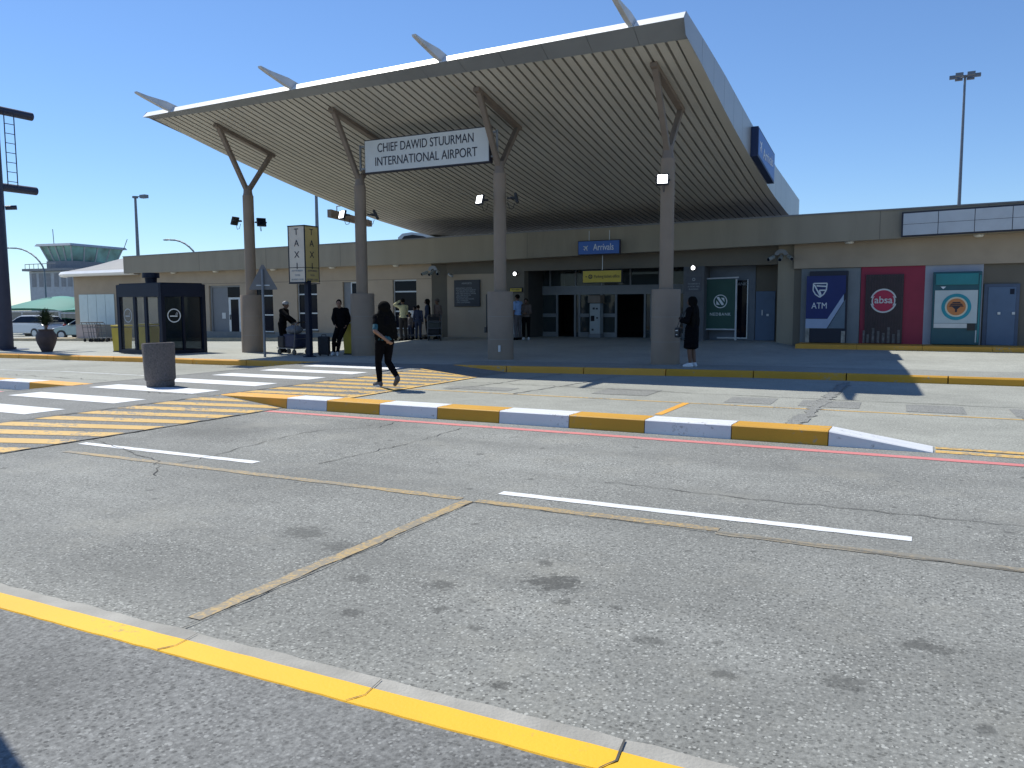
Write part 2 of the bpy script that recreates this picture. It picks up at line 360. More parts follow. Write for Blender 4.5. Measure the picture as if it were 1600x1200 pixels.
def strip(x0, x1, y0, y1, z, m, name, parent, jag=0, n=1):
    mb = MB(); k = max(2, int(abs(x1-x0)/.12)) if jag else max(2, int(abs(x1-x0)/4)+1); a = []; b = []
    for i in range(k+1):
        x = x0+(x1-x0)*i/k
        ja, jb = (random.uniform(-jag, jag), random.uniform(-jag, jag)) if jag else (0, 0)
        a.append((x, y0+ja, z(x) if callable(z) else z)); b.append((x, y1+jb, z(x) if callable(z) else z))
    nn = len(a); mb.add(a+b, [(i, i+1, nn+i+1, nn+i) for i in range(nn-1)])
    return mb.build(name, m, parent, fix=False)
Z4 = lambda x: zs(x)+.004
Z8 = lambda x: zs(x)+.008
# yellow kerb of the pavement, in kerbstones
kb = thing('kerb', None, None); kb['kind'] = 'structure'
x = -60.0
while x < 40:
    x1 = x+1.95
    if True:
        vs = []
        for xx in (x+.012, x1-.012):
            y = kerbY(xx); z0 = zs(xx)-.1; z1 = zs(xx)+.155
            if -16.8 < xx < -14.9 or -10.4 < xx < -8.4: pass
            vs += [(xx, y-.012, z0), (xx, y, z1-.03), (xx, y+.03, z1), (xx, y+.16, z1), (xx, y+.16, z0)]
        MB().add(vs, [(0, 1, 2, 3, 4), (9, 8, 7, 6, 5)]+[(i, 5+i, 5+(i+1) % 5, (i+1) % 5) for i in range(5)]).build('kerb_block', KYEL if x > -6 else YEL, kb)
    x = x1
# raised crossing with hatched ramp
PX0, PX1, PR0, PR1 = -14.65, -10.75, -16.1, -9.32
def zc(X):
    if X <= PX0: return zs(X)+.15*sm((X-PR0)/(PX0-PR0)) if X > PR0 else 0
    return .15 if X <= PX1 else .15*(PR1-X)/(PR1-PX1)
xc = [PR0, -15.8, -15.4, -15.0, PX0, -13.5, -12, PX1, -10.2, -9.8, PR1]
mc = sheet(xc, lambda x: (2.75, kerbY(x)+.16), lambda x, y: zc(x)+.006, 6)
struct('raised_crossing', mc, A_CROSS, fix=False); cross = bpy.data.objects['raised_crossing']
for i, (ya, yb) in enumerate([(5.55, 6.2), (7.0, 7.62), (8.42, 9.02), (9.95, 10.58), (11.42, 12.05), (12.9, 13.5), (14.35, 14.95), (15.8, 16.4)]):
    sk = .0
    mb = MB(); xa, xb = -14.05, -11.3
    mb.quad((xa, ya+.02, .160), (xb, ya, .160), (xb, yb, .160), (xa, yb+.02, .160)); mb.build('zebra_stripe', WHITE, cross, fix=False)
y = 3.0
HS = 1.3/(PR1-PX1)
def clip_half(poly, f):
    out = []
    for a, b in zip(poly, poly[1:]+poly[:1]):
        fa, fb = f(a), f(b)
        if fa >= 0: out.append(a)
        if fa*fb < 0: t_ = fa/(fa-fb); out.append((a[0]+(b[0]-a[0])*t_, a[1]+(b[1]-a[1])*t_))
    return out
while y < 17.6:
    x0, x1 = PX1+.02, PR1-.02; dy = HS*(x1-x0)
    P = [(x0, y-dy), (x1, y), (x1, y+.33), (x0, y-dy+.33)]
    for lo_, hi_ in ((2.8, 9.98), (10.56, 16.2)):
        Q = clip_half(clip_half(P, lambda p: p[1]-lo_), lambda p: hi_-p[1])
        if len(Q) >= 3: MB().add([(a, b, zc(a)+.010) for a, b in Q], [tuple(range(len(Q)))]).build('ramp_stripe', YEL_OLD, cross, fix=False)
    y += .63
mb = MB(); x0 = PR1-.02; mb.quad((x0, 10.8, .014), (x0+.14, 10.8, .014), (x0+.14, 16.3, .014), (x0, 16.3, .014)); mb.build('ramp_edge_line', YEL_OLD, cross, fix=False)
mb = MB(); mb.quad((PX1, 16.2, .162), (PR1, 16.2, .014), (PR1, 16.33, .014), (PX1, 16.33, .162)); mb.build('ramp_edge_line', YEL_OLD, cross, fix=False)
def crack(pts, wd, z, parent, m=CRACK, jag=.03):
    P = []
    for a, b in zip(pts, pts[1:]):
        k = max(2, int(math.dist(a, b)/.12))
        P += [(a[0]+(b[0]-a[0])*i/k+random.gauss(0, jag), a[1]+(b[1]-a[1])*i/k+random.gauss(0, jag)) for i in range(k)]
    P.append(pts[-1]); L = []; R_ = []
    for i, p in enumerate(P):
        q = P[min(i+1, len(P)-1)]; o_ = P[max(i-1, 0)]; d = Vector((q[0]-o_[0], q[1]-o_[1])).normalized(); ww = wd*random.uniform(.3, 1.2)/2
        zz = z(p[0]) if callable(z) else z
        L.append((p[0]-d.y*ww, p[1]+d.x*ww, zz)); R_.append((p[0]+d.y*ww, p[1]-d.x*ww, zz))
    n = len(P); mb = MB().add(L+R_, [(i, i+1, n+i+1, n+i) for i in range(n-1)]); return mb.build('crack', m, parent, fix=False)
for xx in (PX1, PX0): crack([(xx, 2.8), (xx, 17.0)], .035, .165, cross, jag=.008)
crack([(PR1, 3.2), (PR1, 9.9)], .03, .012, cross, jag=.008)
crack([(-10.9, 9.9), (-12.6, 9.7)], .03, .165, cross, jag=.04)
# lane lines
strip(-9.15, -6.3, 6.30, 6.42, Z4, WHITE, 'lane_dash', road, .006)
strip(-3.3, -.03, 6.19, 6.31, Z4, WHITE, 'lane_dash', road, .006)
strip(2.9, 6.1, 6.13, 6.25, Z4, WHITE, 'lane_dash', road, .006)
strip(-9.3, 60, 9.58, 9.73, Z4, RED, 'red_line', road, .006)
strip(-60, -16.2, 9.58, 9.73, Z4, RED, 'red_line', road, .006)
strip(-9.2, 60, 13.46, 13.54, Z4, YEL_OLD, 'service_lane_line', lane, .006)
strip(-60, -16.2, 13.46, 13.54, Z4, WHITE_OLD, 'service_lane_line', lane, .006)
strip(-8.8, -3.5, 5.86, 5.96, Z4, YEL_FADE, 'faded_bay_line', road, .012)
strip(-3.35, -1.3, 5.84, 5.95, Z4, YEL_FADE, 'faded_bay_line', road, .012)
strip(-1.3, 12, 5.76, 5.86, Z4, YEL_SPENT, 'faded_bay_line', road, .014)
mb = MB(); N = 24; a = []; b = []
for i in range(N+1):
    yy = 2.95+(5.86-2.95)*i/N; a.append((-3.46+random.uniform(-.012, .012), yy, .0045)); b.append((-3.36+random.uniform(-.012, .012), yy, .0045))
mb.add(a+b, [(i, i+1, N+2+i, N+1+i) for i in range(N)]); mb.build('faded_bay_mark', YEL_FADE, road, fix=False)
crack([(-3.35, 2.8), (-3.34, 4.0), (-3.35, 5.85)], .010, .009, road, jag=.006)
crack([(-3.35, 5.83), (-1.2, 5.81), (1.2, 5.75)], .009, .009, road, jag=.006)
mb = MB().quad((-3.62, 11.85, .005), (-3.50, 11.85, .005), (-3.50, 13.46, .005), (-3.62, 13.46, .005)); mb.build('bay_mark', YEL, lane, fix=False)
for (xa, xb, ya, yb) in [(-3.05, -2.25, 13.85, 14.78), (-1.85, -.9, 13.85, 14.78), (-.25, .6, 13.8, 14.8), (1.2, 2.0, 13.8, 14.8), (-8.7, -7.2, 13.9, 14.5), (-5.6, -4.5, 14.2, 15.3)]:
    MB().add([(xa+.03, ya, .005), (xb, ya+.02, .005), (xb-.02, yb, .005), (xa, yb-.03, .005)], [(0, 1, 2, 3)]).build('asphalt_patch', A_PATCH, lane, fix=False)
crack([(-1.6, 10.9), (-1.5, 14.8), (-1.45, 18.5)], .26, .009, lane, m=A_PATCH, jag=.02)
for xa in (-9.4, -8.1, -6.6, 1.6, 4.1): crack([(xa-.3, 13.6), (xa, 15.5), (xa+.25, 18.1)], .05, .008, lane, m=A_PATCH, jag=.015)
crack([(-9.0, 15.3), (-3, 15.0), (8, 14.95)], .03, .009, lane, jag=.02)
crack([(-30, 12.5), (-16.6, 12.2)], .03, lambda x: zs(x)+.01, lane, jag=.03)
for pts in [[(-7.0, 5.9), (-7.05, 6.6), (-7.25, 7.9), (-7.17, 8.5), (-6.6, 9.0), (-6.72, 9.6)], [(-5.65, 6.6), (-5.5, 8.2), (-5.57, 9.4)], 
            [(-2.6, 7.05), (-1.4, 6.99), (-.6, 6.97), (1.5, 7.0)], [(-6.69, 5.38), (-7.3, 5.95), (-9.3, 6.6)]]:
    crack(pts, .013, .006, road, jag=.02)
strip(-4.0, -3.4, 2.72, 2.76, .006, CRACK, 'crack', road, .008)
# traffic island kerbs
isl = thing('traffic_island', None, None); isl['kind'] = 'structure'
def iblock(x0, x1, h0, h1, m, zb=0):
    for (ya, yb, hh) in ((10.04, 10.27, 0), (10.30, 10.50, .004)):
        vs = []
        for x_, h in ((x0+.006, h0), (x1-.006, h1)):
            z0 = zs(x_)-.05; f = .02 if ya < 10.2 else 0
            vs += [(x_, ya, z0), (x_, ya+f, zs(x_)+max(.004, h-hh-.012)), (x_, ya+f+.015, zs(x_)+max(.005, h-hh)), (x_, yb, zs(x_)+max(.005, h-hh)), (x_, yb, z0)]
        MB().add(vs, [(0, 1, 2, 3, 4), (9, 8, 7, 6, 5)]+[(i, 5+i, 5+(i+1) % 5, (i+1) % 5) for i in range(5)]).build('kerb_block', m, isl)
cuts = [-9.25, -8.42, -7.4, -6.36, -5.33, -4.26, -3.2, -2.09, -.97]
iblock(-10.75, -9.25, .162, .17, YEL)
for i, (a, b) in enumerate(zip(cuts, cuts[1:])): iblock(a, b, .175, .175, KWHITE if i % 2 == 0 else KYEL)
iblock(-.97, .13, .175, .012, KWHITE)
iblock(-16.0, PX0, .175, .16, YEL)
xx = -16.0
for i in range(14): iblock(xx-1.06, xx, .175, .175, KWHITE if i % 2 == 0 else KYEL); xx -= 1.06
strip(.15, 40, 10.08, 10.25, Z4, YEL_OLD, 'double_line', road, .004); strip(.15, 40, 10.33, 10.48, Z8, YEL_OLD, 'double_line', road, .004)
# near pavement, yellow kerb and concrete edging
nk = [-30, -10]+[x/4 for x in range(-28, 41)]+[12, 30]
struct('near_pavement', sheet(nk, lambda x: (-12, 2.45), lambda x, y: .10), A_NEAR, fix=False)
def edge(nm, y0, y1, j0, j1, z, m, seed, drop=False):
    random.seed(seed); xs = [-30, -12]+[x/10 for x in range(-70, 60)]+[12, 30]; mb = MB(); a = []; b = []; c = []
    for x_ in xs:
        a.append((x_, y0+random.uniform(-j0, j0), z)); q = y1+random.uniform(-j1, j1); b.append((x_, q, z)); c.append((x_, q+.015, -.03))
    n = len(xs); fs = [(i, i+1, n+i+1, n+i) for i in range(n-1)]
    if drop: fs += [(n+i, n+i+1, 2*n+i+1, 2*n+i) for i in range(n-1)]
    else: c = [(p_[0], p_[1]-.006, .098) for p_ in a]; fs += [(2*n+i, 2*n+i+1, i+1, i) for i in range(n-1)]
    mb.add(a+b+c, fs); return struct(nm, mb, m, fix=False)
edge('near_kerb_edging', 2.45, 2.655, 0, .008, .102, CONC, 3, True)
edge('near_kerb_paint', 2.43, 2.565, .0025, .0025, .105, YEL_BRIGHT, 4)
random.seed(11)
nkp = bpy.data.objects['near_kerb_paint']
for xa in (-3.05, -1.98, -.92): crack([(xa, 2.43), (xa+.04, 2.5), (xa+.02, 2.64)], .008, .109, nkp, jag=.001)

# ------------------------------------------------------------------ canopy
SOF = [(18.3, 7.50), (19.5, 7.22), (22, 6.68), (24, 6.31), (26, 5.97), (28, 5.66), (30, 5.40), (33, 5.12), (36, 4.96)]
TOP = [(18.0, 7.98), (18.6, 7.93), (21.65, 7.60), (25.7, 7.02), (30, 6.45), (35.9, 5.97)]
def lerp(T, y):
    if y <= T[0][0]: (a, b), (c, d) = T[0], T[1]
    elif y >= T[-1][0]: (a, b), (c, d) = T[-2], T[-1]
    else:
        for (a, b), (c, d) in zip(T, T[1:]):
            if a <= y <= c: break
    return b+(d-b)*(y-a)/(c-a)
CX0, CX1 = -21.9, -4.9
def zsof(x, y): return lerp(SOF, y)+.06*(CX1-x)/17
def ztop(x, y): return lerp(TOP, y)-min(.34, lerp(TOP, y)-lerp(SOF, y)-.13)*(CX1-x)/17
can = thing('entrance_canopy', 'huge upswept entrance canopy with ribbed cream soffit on four taupe columns', 'canopy', (-13.4, 27, .15))
ys = [18.3+i*.59 for i in range(31)]
mb = MB(); pitch = .252; xs_ = []; x = CX0+.12
while x < CX1-.5:
    xs_ += [(x, 0, 0), (x+.186, 0, 0), (x+.200, .05, 1), (x+pitch-.014, .05, 1)]; x += pitch
n = len(xs_); vs = [(a, y, zsof(a, y)+dz) for y in ys for a, dz, _ in xs_]
mb.add(vs, [])
for j in range(len(ys)-1):
    for i in range(n-1):
        mb.f.append((j*n+i, j*n+i+1, (j+1)*n+i+1, (j+1)*n+i)); mb.mi.append(1 if (i % 4) in (1, 2, 3) and i % 4 != 3 or i % 4 == 1 else 0)
mb.build('soffit', [SOFF, GROOVE], can, world=True, fix=False)
xe = xs_[-1][0]
mb = MB(); mb2 = MB()
for y, y2 in zip(ys, ys[1:]):
    mb.quad((xe, y, zsof(xe, y)-.004), (CX1+.002, y, zsof(CX1, y)-.004), (CX1+.002, y2, zsof(CX1, y2)-.004), (xe, y2, zsof(xe, y2)-.004))
    mb2.quad((CX0-.002, y, zsof(CX0, y)-.004), (CX0+.12, y, zsof(CX0, y)-.004), (CX0+.12, y2, zsof(CX0, y2)-.004), (CX0-.002, y2, zsof(CX0, y2)-.004))
mb.build('soffit_border', SOFF, can, world=True, fix=False); mb2.build('soffit_border', SOFF, can, world=True, fix=False)
mb = MB(); yt = [18.0]+ys[1:]
for y, y2 in zip(yt, yt[1:]): mb.quad((CX0, y, ztop(CX0, y)), (CX1, y, ztop(CX1, y)), (CX1, y2, ztop(CX1, y2)), (CX0, y2, ztop(CX0, y2)))
mb.build('roof_deck', CAP, can, world=True, fix=False)
# front nose: lit upper lip and grey under panel, in sheets with fine joints
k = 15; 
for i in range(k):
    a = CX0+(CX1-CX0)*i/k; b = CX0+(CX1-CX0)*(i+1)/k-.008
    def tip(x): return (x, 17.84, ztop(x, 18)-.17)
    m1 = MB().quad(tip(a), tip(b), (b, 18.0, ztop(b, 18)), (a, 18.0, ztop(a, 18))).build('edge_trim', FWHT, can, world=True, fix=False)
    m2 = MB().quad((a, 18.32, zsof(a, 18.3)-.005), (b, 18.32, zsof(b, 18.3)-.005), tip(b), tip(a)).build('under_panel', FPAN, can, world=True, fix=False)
# sides
for X, nm in ((CX1, 'side_panel'), (CX0, 'side_panel')):
    for y, y2 in zip([18.0]+ys[2::2], ys[2::2]+[36.0]):
        y2 -= .012
        zb = lambda q: zsof(X, max(q, 18.3))-.004
        MB().quad((X, y, zb(y)), (X, y2, zb(y2)), (X, y2, ztop(X, y2)+.02), (X, y, ztop(X, y)+.02)).build(nm, SIDEP, can, world=True, fix=False)
    MB().add([(X, 17.84, ztop(X, 18)-.17), (X, 18.0, zsof(X, 18.3)), (X, 18.0, ztop(X, 18)+.02)], [(0, 1, 2)]).build(nm, SIDEP, can, world=True, fix=False)
MB().quad((CX0, 36, zsof(CX0, 36)), (CX1, 36, zsof(CX1, 36)), (CX1, 36, ztop(CX1, 36)), (CX0, 36, ztop(CX0, 36))).build('back_panel', SIDEP, can, world=True)
# blades on the front edge
for fx in (-20.75, -15.95, -11.08, -6.12):
    zt = ztop(fx, 18)
    mb = MB().prism([(18.15, zt-.16), (18.22, zt+.05), (17.75, zt+.13), (17.05, zt+.15), (16.70, zt+.19), (16.72, zt+.14), (17.0, zt+.06), (17.7, zt-.11)], 'x', fx-.06, fx+.06)
    mb.build('edge_blade', mat('pale blade', (.55, .55, .55), .5, .1), can, world=True, bevel=.008)
# columns
COLX = [-20.07, -15.5, -10.7, -5.93]; CY = 20.3
def make_col(X):
    zb = zp(X, CY)
    c = MB().lathe((X, CY, 0), [(.175, zb), (.175, 5.30)], 28).build('column', COLM, can, world=True, smooth=True)
    dr = MB().lathe((X, CY, 0), [(.365, zb-.02), (.365, 2.03), (.355, 2.05), (.175, 2.051)], 40).build('drum', COLM, c, world=True, smooth=True)
    jn = MB()
    for zz in (.72, 1.35): jn.lathe((X, CY, 0), [(.368, zz), (.368, zz+.012)], 40)
    jn.build('drum_joint', GROOVE, c, world=True, smooth=True)
    y1, y2 = 19.1, 21.45; z1, z2 = zsof(X, y1)-.02, zsof(X, y2)-.02
    hb = Vector((X, CY, 5.62))
    st = MB().lathe((X, CY, 0), [(.165, 5.28), (.14, 5.4), (.13, 5.62)], 16); st.build('column_head', STEEL, c, world=True, smooth=True)
    MB().bar((X, CY-.06, 5.50), (X, y1+.06, z1-.08), .125, .15, (1, 0, 0)).build('brace', STEEL, c, world=True, bevel=.02)
    MB().bar((X, CY+.06, 5.50), (X, y2-.06, z2-.08), .125, .15, (1, 0, 0)).build('brace', STEEL, c, world=True, bevel=.02)
    MB().bar((X, y1-.1, zsof(X, y1-.1)-.07), (X, y2+.1, zsof(X, y2+.1)-.06), .17, .11).build('beam', STEEL, c, world=True, bevel=.01)
for X in COLX: make_col(X)
cols_ = [o for o in can.children if o.name.startswith('column')]
c3 = min(cols_, key=lambda o: abs(sum((v.co.x for v in o.data.vertices))/len(o.data.vertices)+can.location.x-COLX[2]))
MB().box(COLX[2]-.395, COLX[2]-.372, CY-.12, CY-.09, 1.05, 1.98).build('conduit', BLACK, c3, world=True)
MB().box(COLX[2]-.43, COLX[2]-.368, CY-.16, CY-.06, .9, 1.06).build('socket_box', BLACK, c3, world=True)
MB().box(COLX[2]+.12, COLX[2]+.19, CY-.375, CY-.345, .38, .56).build('notice_plate', ALU, c3, world=True)

# floodlights on the columns
def floodlight(loc, rz, tilt, lit, label):
    t = thing('floodlight', label, 'floodlight', loc, rz, 'floodlights on the canopy columns')
    M = Matrix.Rotation(tilt, 3, 'X')
    def T(mb): mb.v = [tuple(M@Vector(v)) for v in mb.v]; return mb
    T(MB().box(-.15, .15, -.035, .035, -.14, .14)).build('housing', BLACK, t, bevel=.012)
    T(MB().box(-.12, .12, -.042, -.034, -.10, .11)).build('lens', LAMP if lit else DGLASS, t)
    MB().bar((-.17, 0, 0), (-.17, .14, 0), .02, .04).bar((.17, 0, 0), (.17, .14, 0), .02, .04).bar((-.17, .14, 0), (.17, .14, 0), .02, .04).bar((0, .14, 0), (0, .26, 0), .04, .04).build('bracket', BLACK, t)
    MB().path([(0, .05, -.14), (.02, .1, -.28), (.03, .2, -.26), (.02, .25, -.1)], .008, 6).build('cable', BLACK, t)
    return t
floodlight((COLX[3]+.02, CY-.50, 4.72), math.radians(12), math.radians(-12), True, 'lit white floodlight on the rightmost canopy column, facing out')
floodlight((COLX[2]-.42, CY-.36, 4.57), math.radians(-25), math.radians(-14), True, 'lit white floodlight left of the column at the right end of the airport name sign')
floodlight((COLX[2]+.46, CY+.12, 4.62), math.radians(110), math.radians(-12), False, 'unlit black floodlight right of the column holding the right end of the name sign')
floodlight((COLX[1]-.40, CY-.36, 4.42), math.radians(-20), math.radians(-14), True, 'lit white floodlight left of the column at the left end of the airport name sign')
floodlight((COLX[1]+.50, CY+.10, 4.42), math.radians(120), math.radians(-25), False, 'tilted unlit black floodlight right of the column under the left end of the name sign')
floodlight((COLX[0]-.52, CY-.10, 4.50), math.radians(-85), math.radians(-20), False, 'unlit black floodlight on the left side of the leftmost canopy column, seen edge on')
floodlight((COLX[0]+.50, CY+.05, 4.42), math.radians(60), math.radians(-14), False, 'unlit black floodlight on the right side of the leftmost canopy column')

# name sign
t = thing('airport_name_sign', 'long white sign reading CHIEF DAWID STUURMAN INTERNATIONAL AIRPORT between two canopy columns', 'sign', (-13, 20.1, 5.5))
MB().box(-15.09, -10.85, 20.02, 20.2, 5.585, 6.56).build('case', INK, t, world=True, bevel=.01)
MB().box(-15.06, -10.88, 20.005, 20.02, 5.62, 6.53).build('face', WSIGN, t, world=True)
text('CHIEF DAWID STUURMAN', .36, (-12.97, 20.0, 6.28), FACE, INK, t, width=3.25)
text('INTERNATIONAL AIRPORT', .36, (-12.97, 20.0, 5.89), FACE, INK, t, width=3.45)
for xx in (-15.3, -10.66):
    mb = MB()
    for zz in (5.75, 6.4): mb.bar((xx, 20.1, zz), (xx+(.2 if xx < -13 else -.2), 20.1, zz), .05, .05)
    mb.bar((xx, 20.1, 5.7), (xx, 20.1, 6.45), .05, .05)
    mb.build('side_bracket', ALU_D, t, world=True)

# blue sign on the canopy's right side
t = thing('blue_side_sign', 'dark blue Arrivals box sign on the right side edge of the canopy', 'sign', (-4.7, 25.9, 6.2))
def slp(y, z): return z-.135*(y-24.45)
mb = MB().prism([(25.43, 6.08), (28.4, 5.65), (28.4, 6.60), (25.43, 6.95)], 'x', -4.89, -4.68); mb.build('case', BSIGN_D, t, world=True)
MB().prism([(25.48, 6.13), (28.35, 5.71), (28.35, 6.55), (25.48, 6.89)], 'x', -4.68, -4.67).build('face', BSIGN, t, world=True)
text('Arrivals', .46, (-4.665, 27.15, 6.27), (math.pi/2-.0, 0, math.pi/2), PALE, t, width=1.8)
def plane_icon(sc=1.):
    return [(0, 1), (.1, .8), (.12, .3), (1, -.25), (1, -.42), (.12, -.12), (.09, -.65), (.35, -.85), (.35, -.97), (0, -.85), (-.35, -.97), (-.35, -.85), (-.09, -.65), (-.12, -.12), (-1, -.42), (-1, -.25), (-.12, .3), (-.1, .8)]
ca, sa = math.cos(-.8), math.sin(-.8)
MB().prism([(25.9+.2*(x*ca-y*sa), 6.45+.2*(x*sa+y*ca)) for x, y in plane_icon()], 'x', -4.67, -4.664).build('plane_symbol', PALE, t, world=True)

# hanging sign under the left edge
t = thing('hanging_sign', 'brown back of a long sign hung below the left edge of the canopy', 'sign', (-22.2, 28.5, 5.4))
MB().prism([(27.1, 5.36), (29.9, 5.2), (29.9, 5.46), (27.1, 5.68)], 'x', -22.4, -22.2).build('case', STEEL, t, world=True)
MB().tube((-22.3, 27.6, 5.6), (-22.3, 27.6, 5.86), .02).tube((-22.3, 27.6, 5.86), (-21.4, 27.6, 5.86), .02).tube((-22.3, 29.6, 5.4), (-22.3, 29.6, 5.7), .02).tube((-22.3, 29.6, 5.7), (-21.4, 29.6, 5.62), .02).build('hanger', STEEL, t, world=True)

# ------------------------------------------------------------------ terminal building
YW, YF = 30.4, 29.85
KF = YF/28.8
def W(x0, y0, x1, y1, Y):
    a = atY(x0, (y0+y1)/2, Y)[0]; b = atY(x1, (y0+y1)/2, Y)[0]; xm = (x0+x1)/2
    return a, b, atY(xm, y1, Y)[2], atY(xm, y0, Y)[2]
bld = thing('terminal_building', 'long low olive and cream airport terminal behind the canopy', 'building', (-16, YW, .2))
def wall(X0, X1, Z0, Z1, Y, openings, m, name, depth=.22, reveal=None):
    mb = MB(); ops_ = [(max(X0, a), min(X1, b), max(Z0, c), min(Z1, d)) for a, b, c, d in openings]
    xs = sorted(set([X0, X1]+[v for o_ in ops_ for v in o_[:2]])); zs_ = sorted(set([Z0, Z1]+[v for o_ in ops_ for v in o_[2:]]))
    for a, b in zip(xs, xs[1:]):
        for c, d in zip(zs_, zs_[1:]):
            mx_, mz = (a+b)/2, (c+d)/2
            if any(o_[0] < mx_ < o_[1] and o_[2] < mz < o_[3] for o_ in ops_): continue
            mb.quad((a, Y, c), (b, Y, c), (b, Y, d), (a, Y, d))
    for a, b, c, d in ops_:
        y2 = Y+depth
        mb.quad((a, Y, c), (a, y2, c), (a, y2, d), (a, Y, d)); mb.quad((b, Y, c), (b, Y, d), (b, y2, d), (b, y2, c))
        mb.quad((a, Y, d), (a, y2, d), (b, y2, d), (b, Y, d)); mb.quad((a, Y, c), (b, Y, c), (b, y2, c), (a, y2, c))
    return mb.build(name, m, bld, world=True, fix=False)
XL = atY(192.8, 415, YF)[0]; XC = atY(675, 500, YW)[0]
# left wing openings (pixel survey of the photograph)
o_door = W(327.5, 446, 376, 527, YW); o_w1 = W(398, 444, 427, 519, YW); o_w2 = W(464.5, 442, 496, 516, YW); o_w3 = W(536, 440.5, 566, 514, YW); o_w4 = W(614, 437, 651, 514, YW)
wall(XL+.6, XC, -.4, 4.1, YW, [o_door, o_w1, o_w2, o_w3, o_w4], WALL, 'wall')
# fascia
def fbot(X): X /= KF; return 1.65+KF*((3.42 if X < -18.65 else 3.42+.0172*(X+18.65))-1.65)
def ftop(X): return 1.65+KF*(2.61+.0098*(X-XL)/KF)
xf = [XL, -30, -24, -18.65*KF, -12, -6, -3.9, 2.5, 14]
pf = [(x, ftop(x)) for x in xf]+[(x, fbot(x)) for x in xf[::-1]]
MB().prism(pf, 'y', YF, YF+.15).build('fascia', FASC, bld, world=True)
mb = MB(); 
for a, b in zip(xf, xf[1:]):
    mb.quad((a, YF+.15, fbot(a)+.02), (b, YF+.15, fbot(b)+.02), (b, YW+.5, fbot(b)+.02), (a, YW+.5, fbot(a)+.02))
mb.build('eaves_soffit', FASC, bld, world=True, fix=False)
mb = MB().prism([(x, ftop(x)+.002) for x in xf]+[(x, ftop(x)+.05) for x in xf[::-1]], 'y', YF-.03, YF+.3); mb.build('roof_capping', CAP, bld, world=True)
MB().add([(XL, YF+.1, 4.0), (14, YF+.1, 4.45), (14, 60, 4.45), (XL, 60, 4.0)], [(0, 1, 2, 3)]).build('roof', CAP, bld, world=True, fix=False)
MB().quad((XL+.6, YW, -.5), (XL+.6, 60, -.5), (XL+.6, 60, 4.2), (XL+.6, YW, 4.2)).build('wall', WALL, bld, world=True, fix=False)
MB().quad((XL, YF+.15, fbot(XL)), (XL, 60, fbot(XL)), (XL, 60, ftop(XL)), (XL, YF+.15, ftop(XL))).build('fascia', FASC, bld, world=True, fix=False)
mb = MB()
for xx in [-33, -28.5, -24, -14.5, -1.5, 1.6, 5.5]: mb.box(xx, xx+.02, YF-.003, YF, fbot(xx)+.01, ftop(xx)-.01)
mb.build('fascia_joint', WALL_D, bld, world=True)
mb = MB().box(XL+.6, XC, YW-.004, YW, 2.85, 2.87)
mb.build('plaster_groove', WALL_D, bld, world=True)
MB().box(XL+.6, XC, YW-.012, YW-.002, -.4, .42).build('skirting_band', mat('grey skirting paint', (.22, .22, .21), .8, .1), bld, world=True)
def window(o_, name='window', sill=True, mull=(.76, .36), dep=.14, vert=()):
    a, b, c, d = o_; y = YW+dep; fw = .055
    f = MB().box(a, a+fw, y-.05, y, c, d).box(b-fw, b, y-.05, y, c, d).box(a+fw, b-fw, y-.05, y, d-fw, d).box(a+fw, b-fw, y-.05, y, c, c+fw)
    for t_ in mull: zz = c+(d-c)*t_; f.box(a+fw, b-fw, y-.048, y-.002, zz-.03, zz+.03)
    for t_ in vert: xx = a+(b-a)*t_; f.box(xx-.025, xx+.025, y-.046, y-.003, c+fw, d-fw)
    wn = f.build(name, ALU, bld, world=True, fix=True)
    MB().quad((a, y-.02, c), (b, y-.02, c), (b, y-.02, d), (a, y-.02, d)).build('pane', DGLASS, wn, world=True, fix=False)
    if sill: MB().box(a-.05, b+.05, YW-.05, YW+dep-.05, c-.06, c-.001).build('sill', WALL_D, wn, world=True)
    return wn
for o_ in (o_w1, o_w2, o_w4): window(o_)
# w3 is a tall door
a, b, c, d = o_w3; y = YW+.14
dr = MB().box(a, a+(b-a)*.38, y-.05, y, c, d).build('door', DOOR_G, bld, world=True)
MB().quad((a+(b-a)*.4, y-.02, c), (b, y-.02, c), (b, y-.02, d), (a+(b-a)*.4, y-.02, d)).build('pane', DGLASS, dr, world=True, fix=False)
for q in ((a+(b-a)*.38, a+(b-a)*.43, c, d), (b-.05, b, c, d)): MB().box(q[0], q[1], y-.06, y, q[2], q[3]).build('frame_post', ALU, dr, world=True)
MB().box(a+(b-a)*.43, b-.05, y-.06, y, d-.06, d).build('frame_head', ALU, dr, world=True)
# left recessed door
a, b, c, d = o_door; y = YW+.2
fr = MB().box(a, a+.1, y-.1, y, c, d).box(b-.08, b, y-.1, y, c, d).box(a+.1, b-.08, y-.1, y, d-.08, d).build('door', ALU_D, bld, world=True)
xm = a+(b-a)*.54
MB().box(a+.1, xm, y-.04, y, c, d-.08).build('side_panel', DOOR_G, fr, world=True)
MB().box(xm, b-.08, y-.05, y, c+(d-c)*.78, d-.08).build('transom_pane', DGLASS, fr, world=True)
lf = MB().box(xm+.04, b-.1, y-.06, y-.01, c+.02, c+(d-c)*.77).build('leaf', ALU, fr, world=True)
MB().box(xm+.2, b-.27, y-.068, y-.061, c+.28, c+(d-c)*.73).build('leaf_pane', DGLASS, fr, world=True)
MB().box(xm+.12, xm+.15, y-.1, y-.07, c+.9, c+1.15).build('handle', BLACK, fr, world=True)
MB().box(xm-.45, xm-.2, y-.05, y-.041, c+.95, c+1.25).build('notice', WSIGN, fr, world=True)
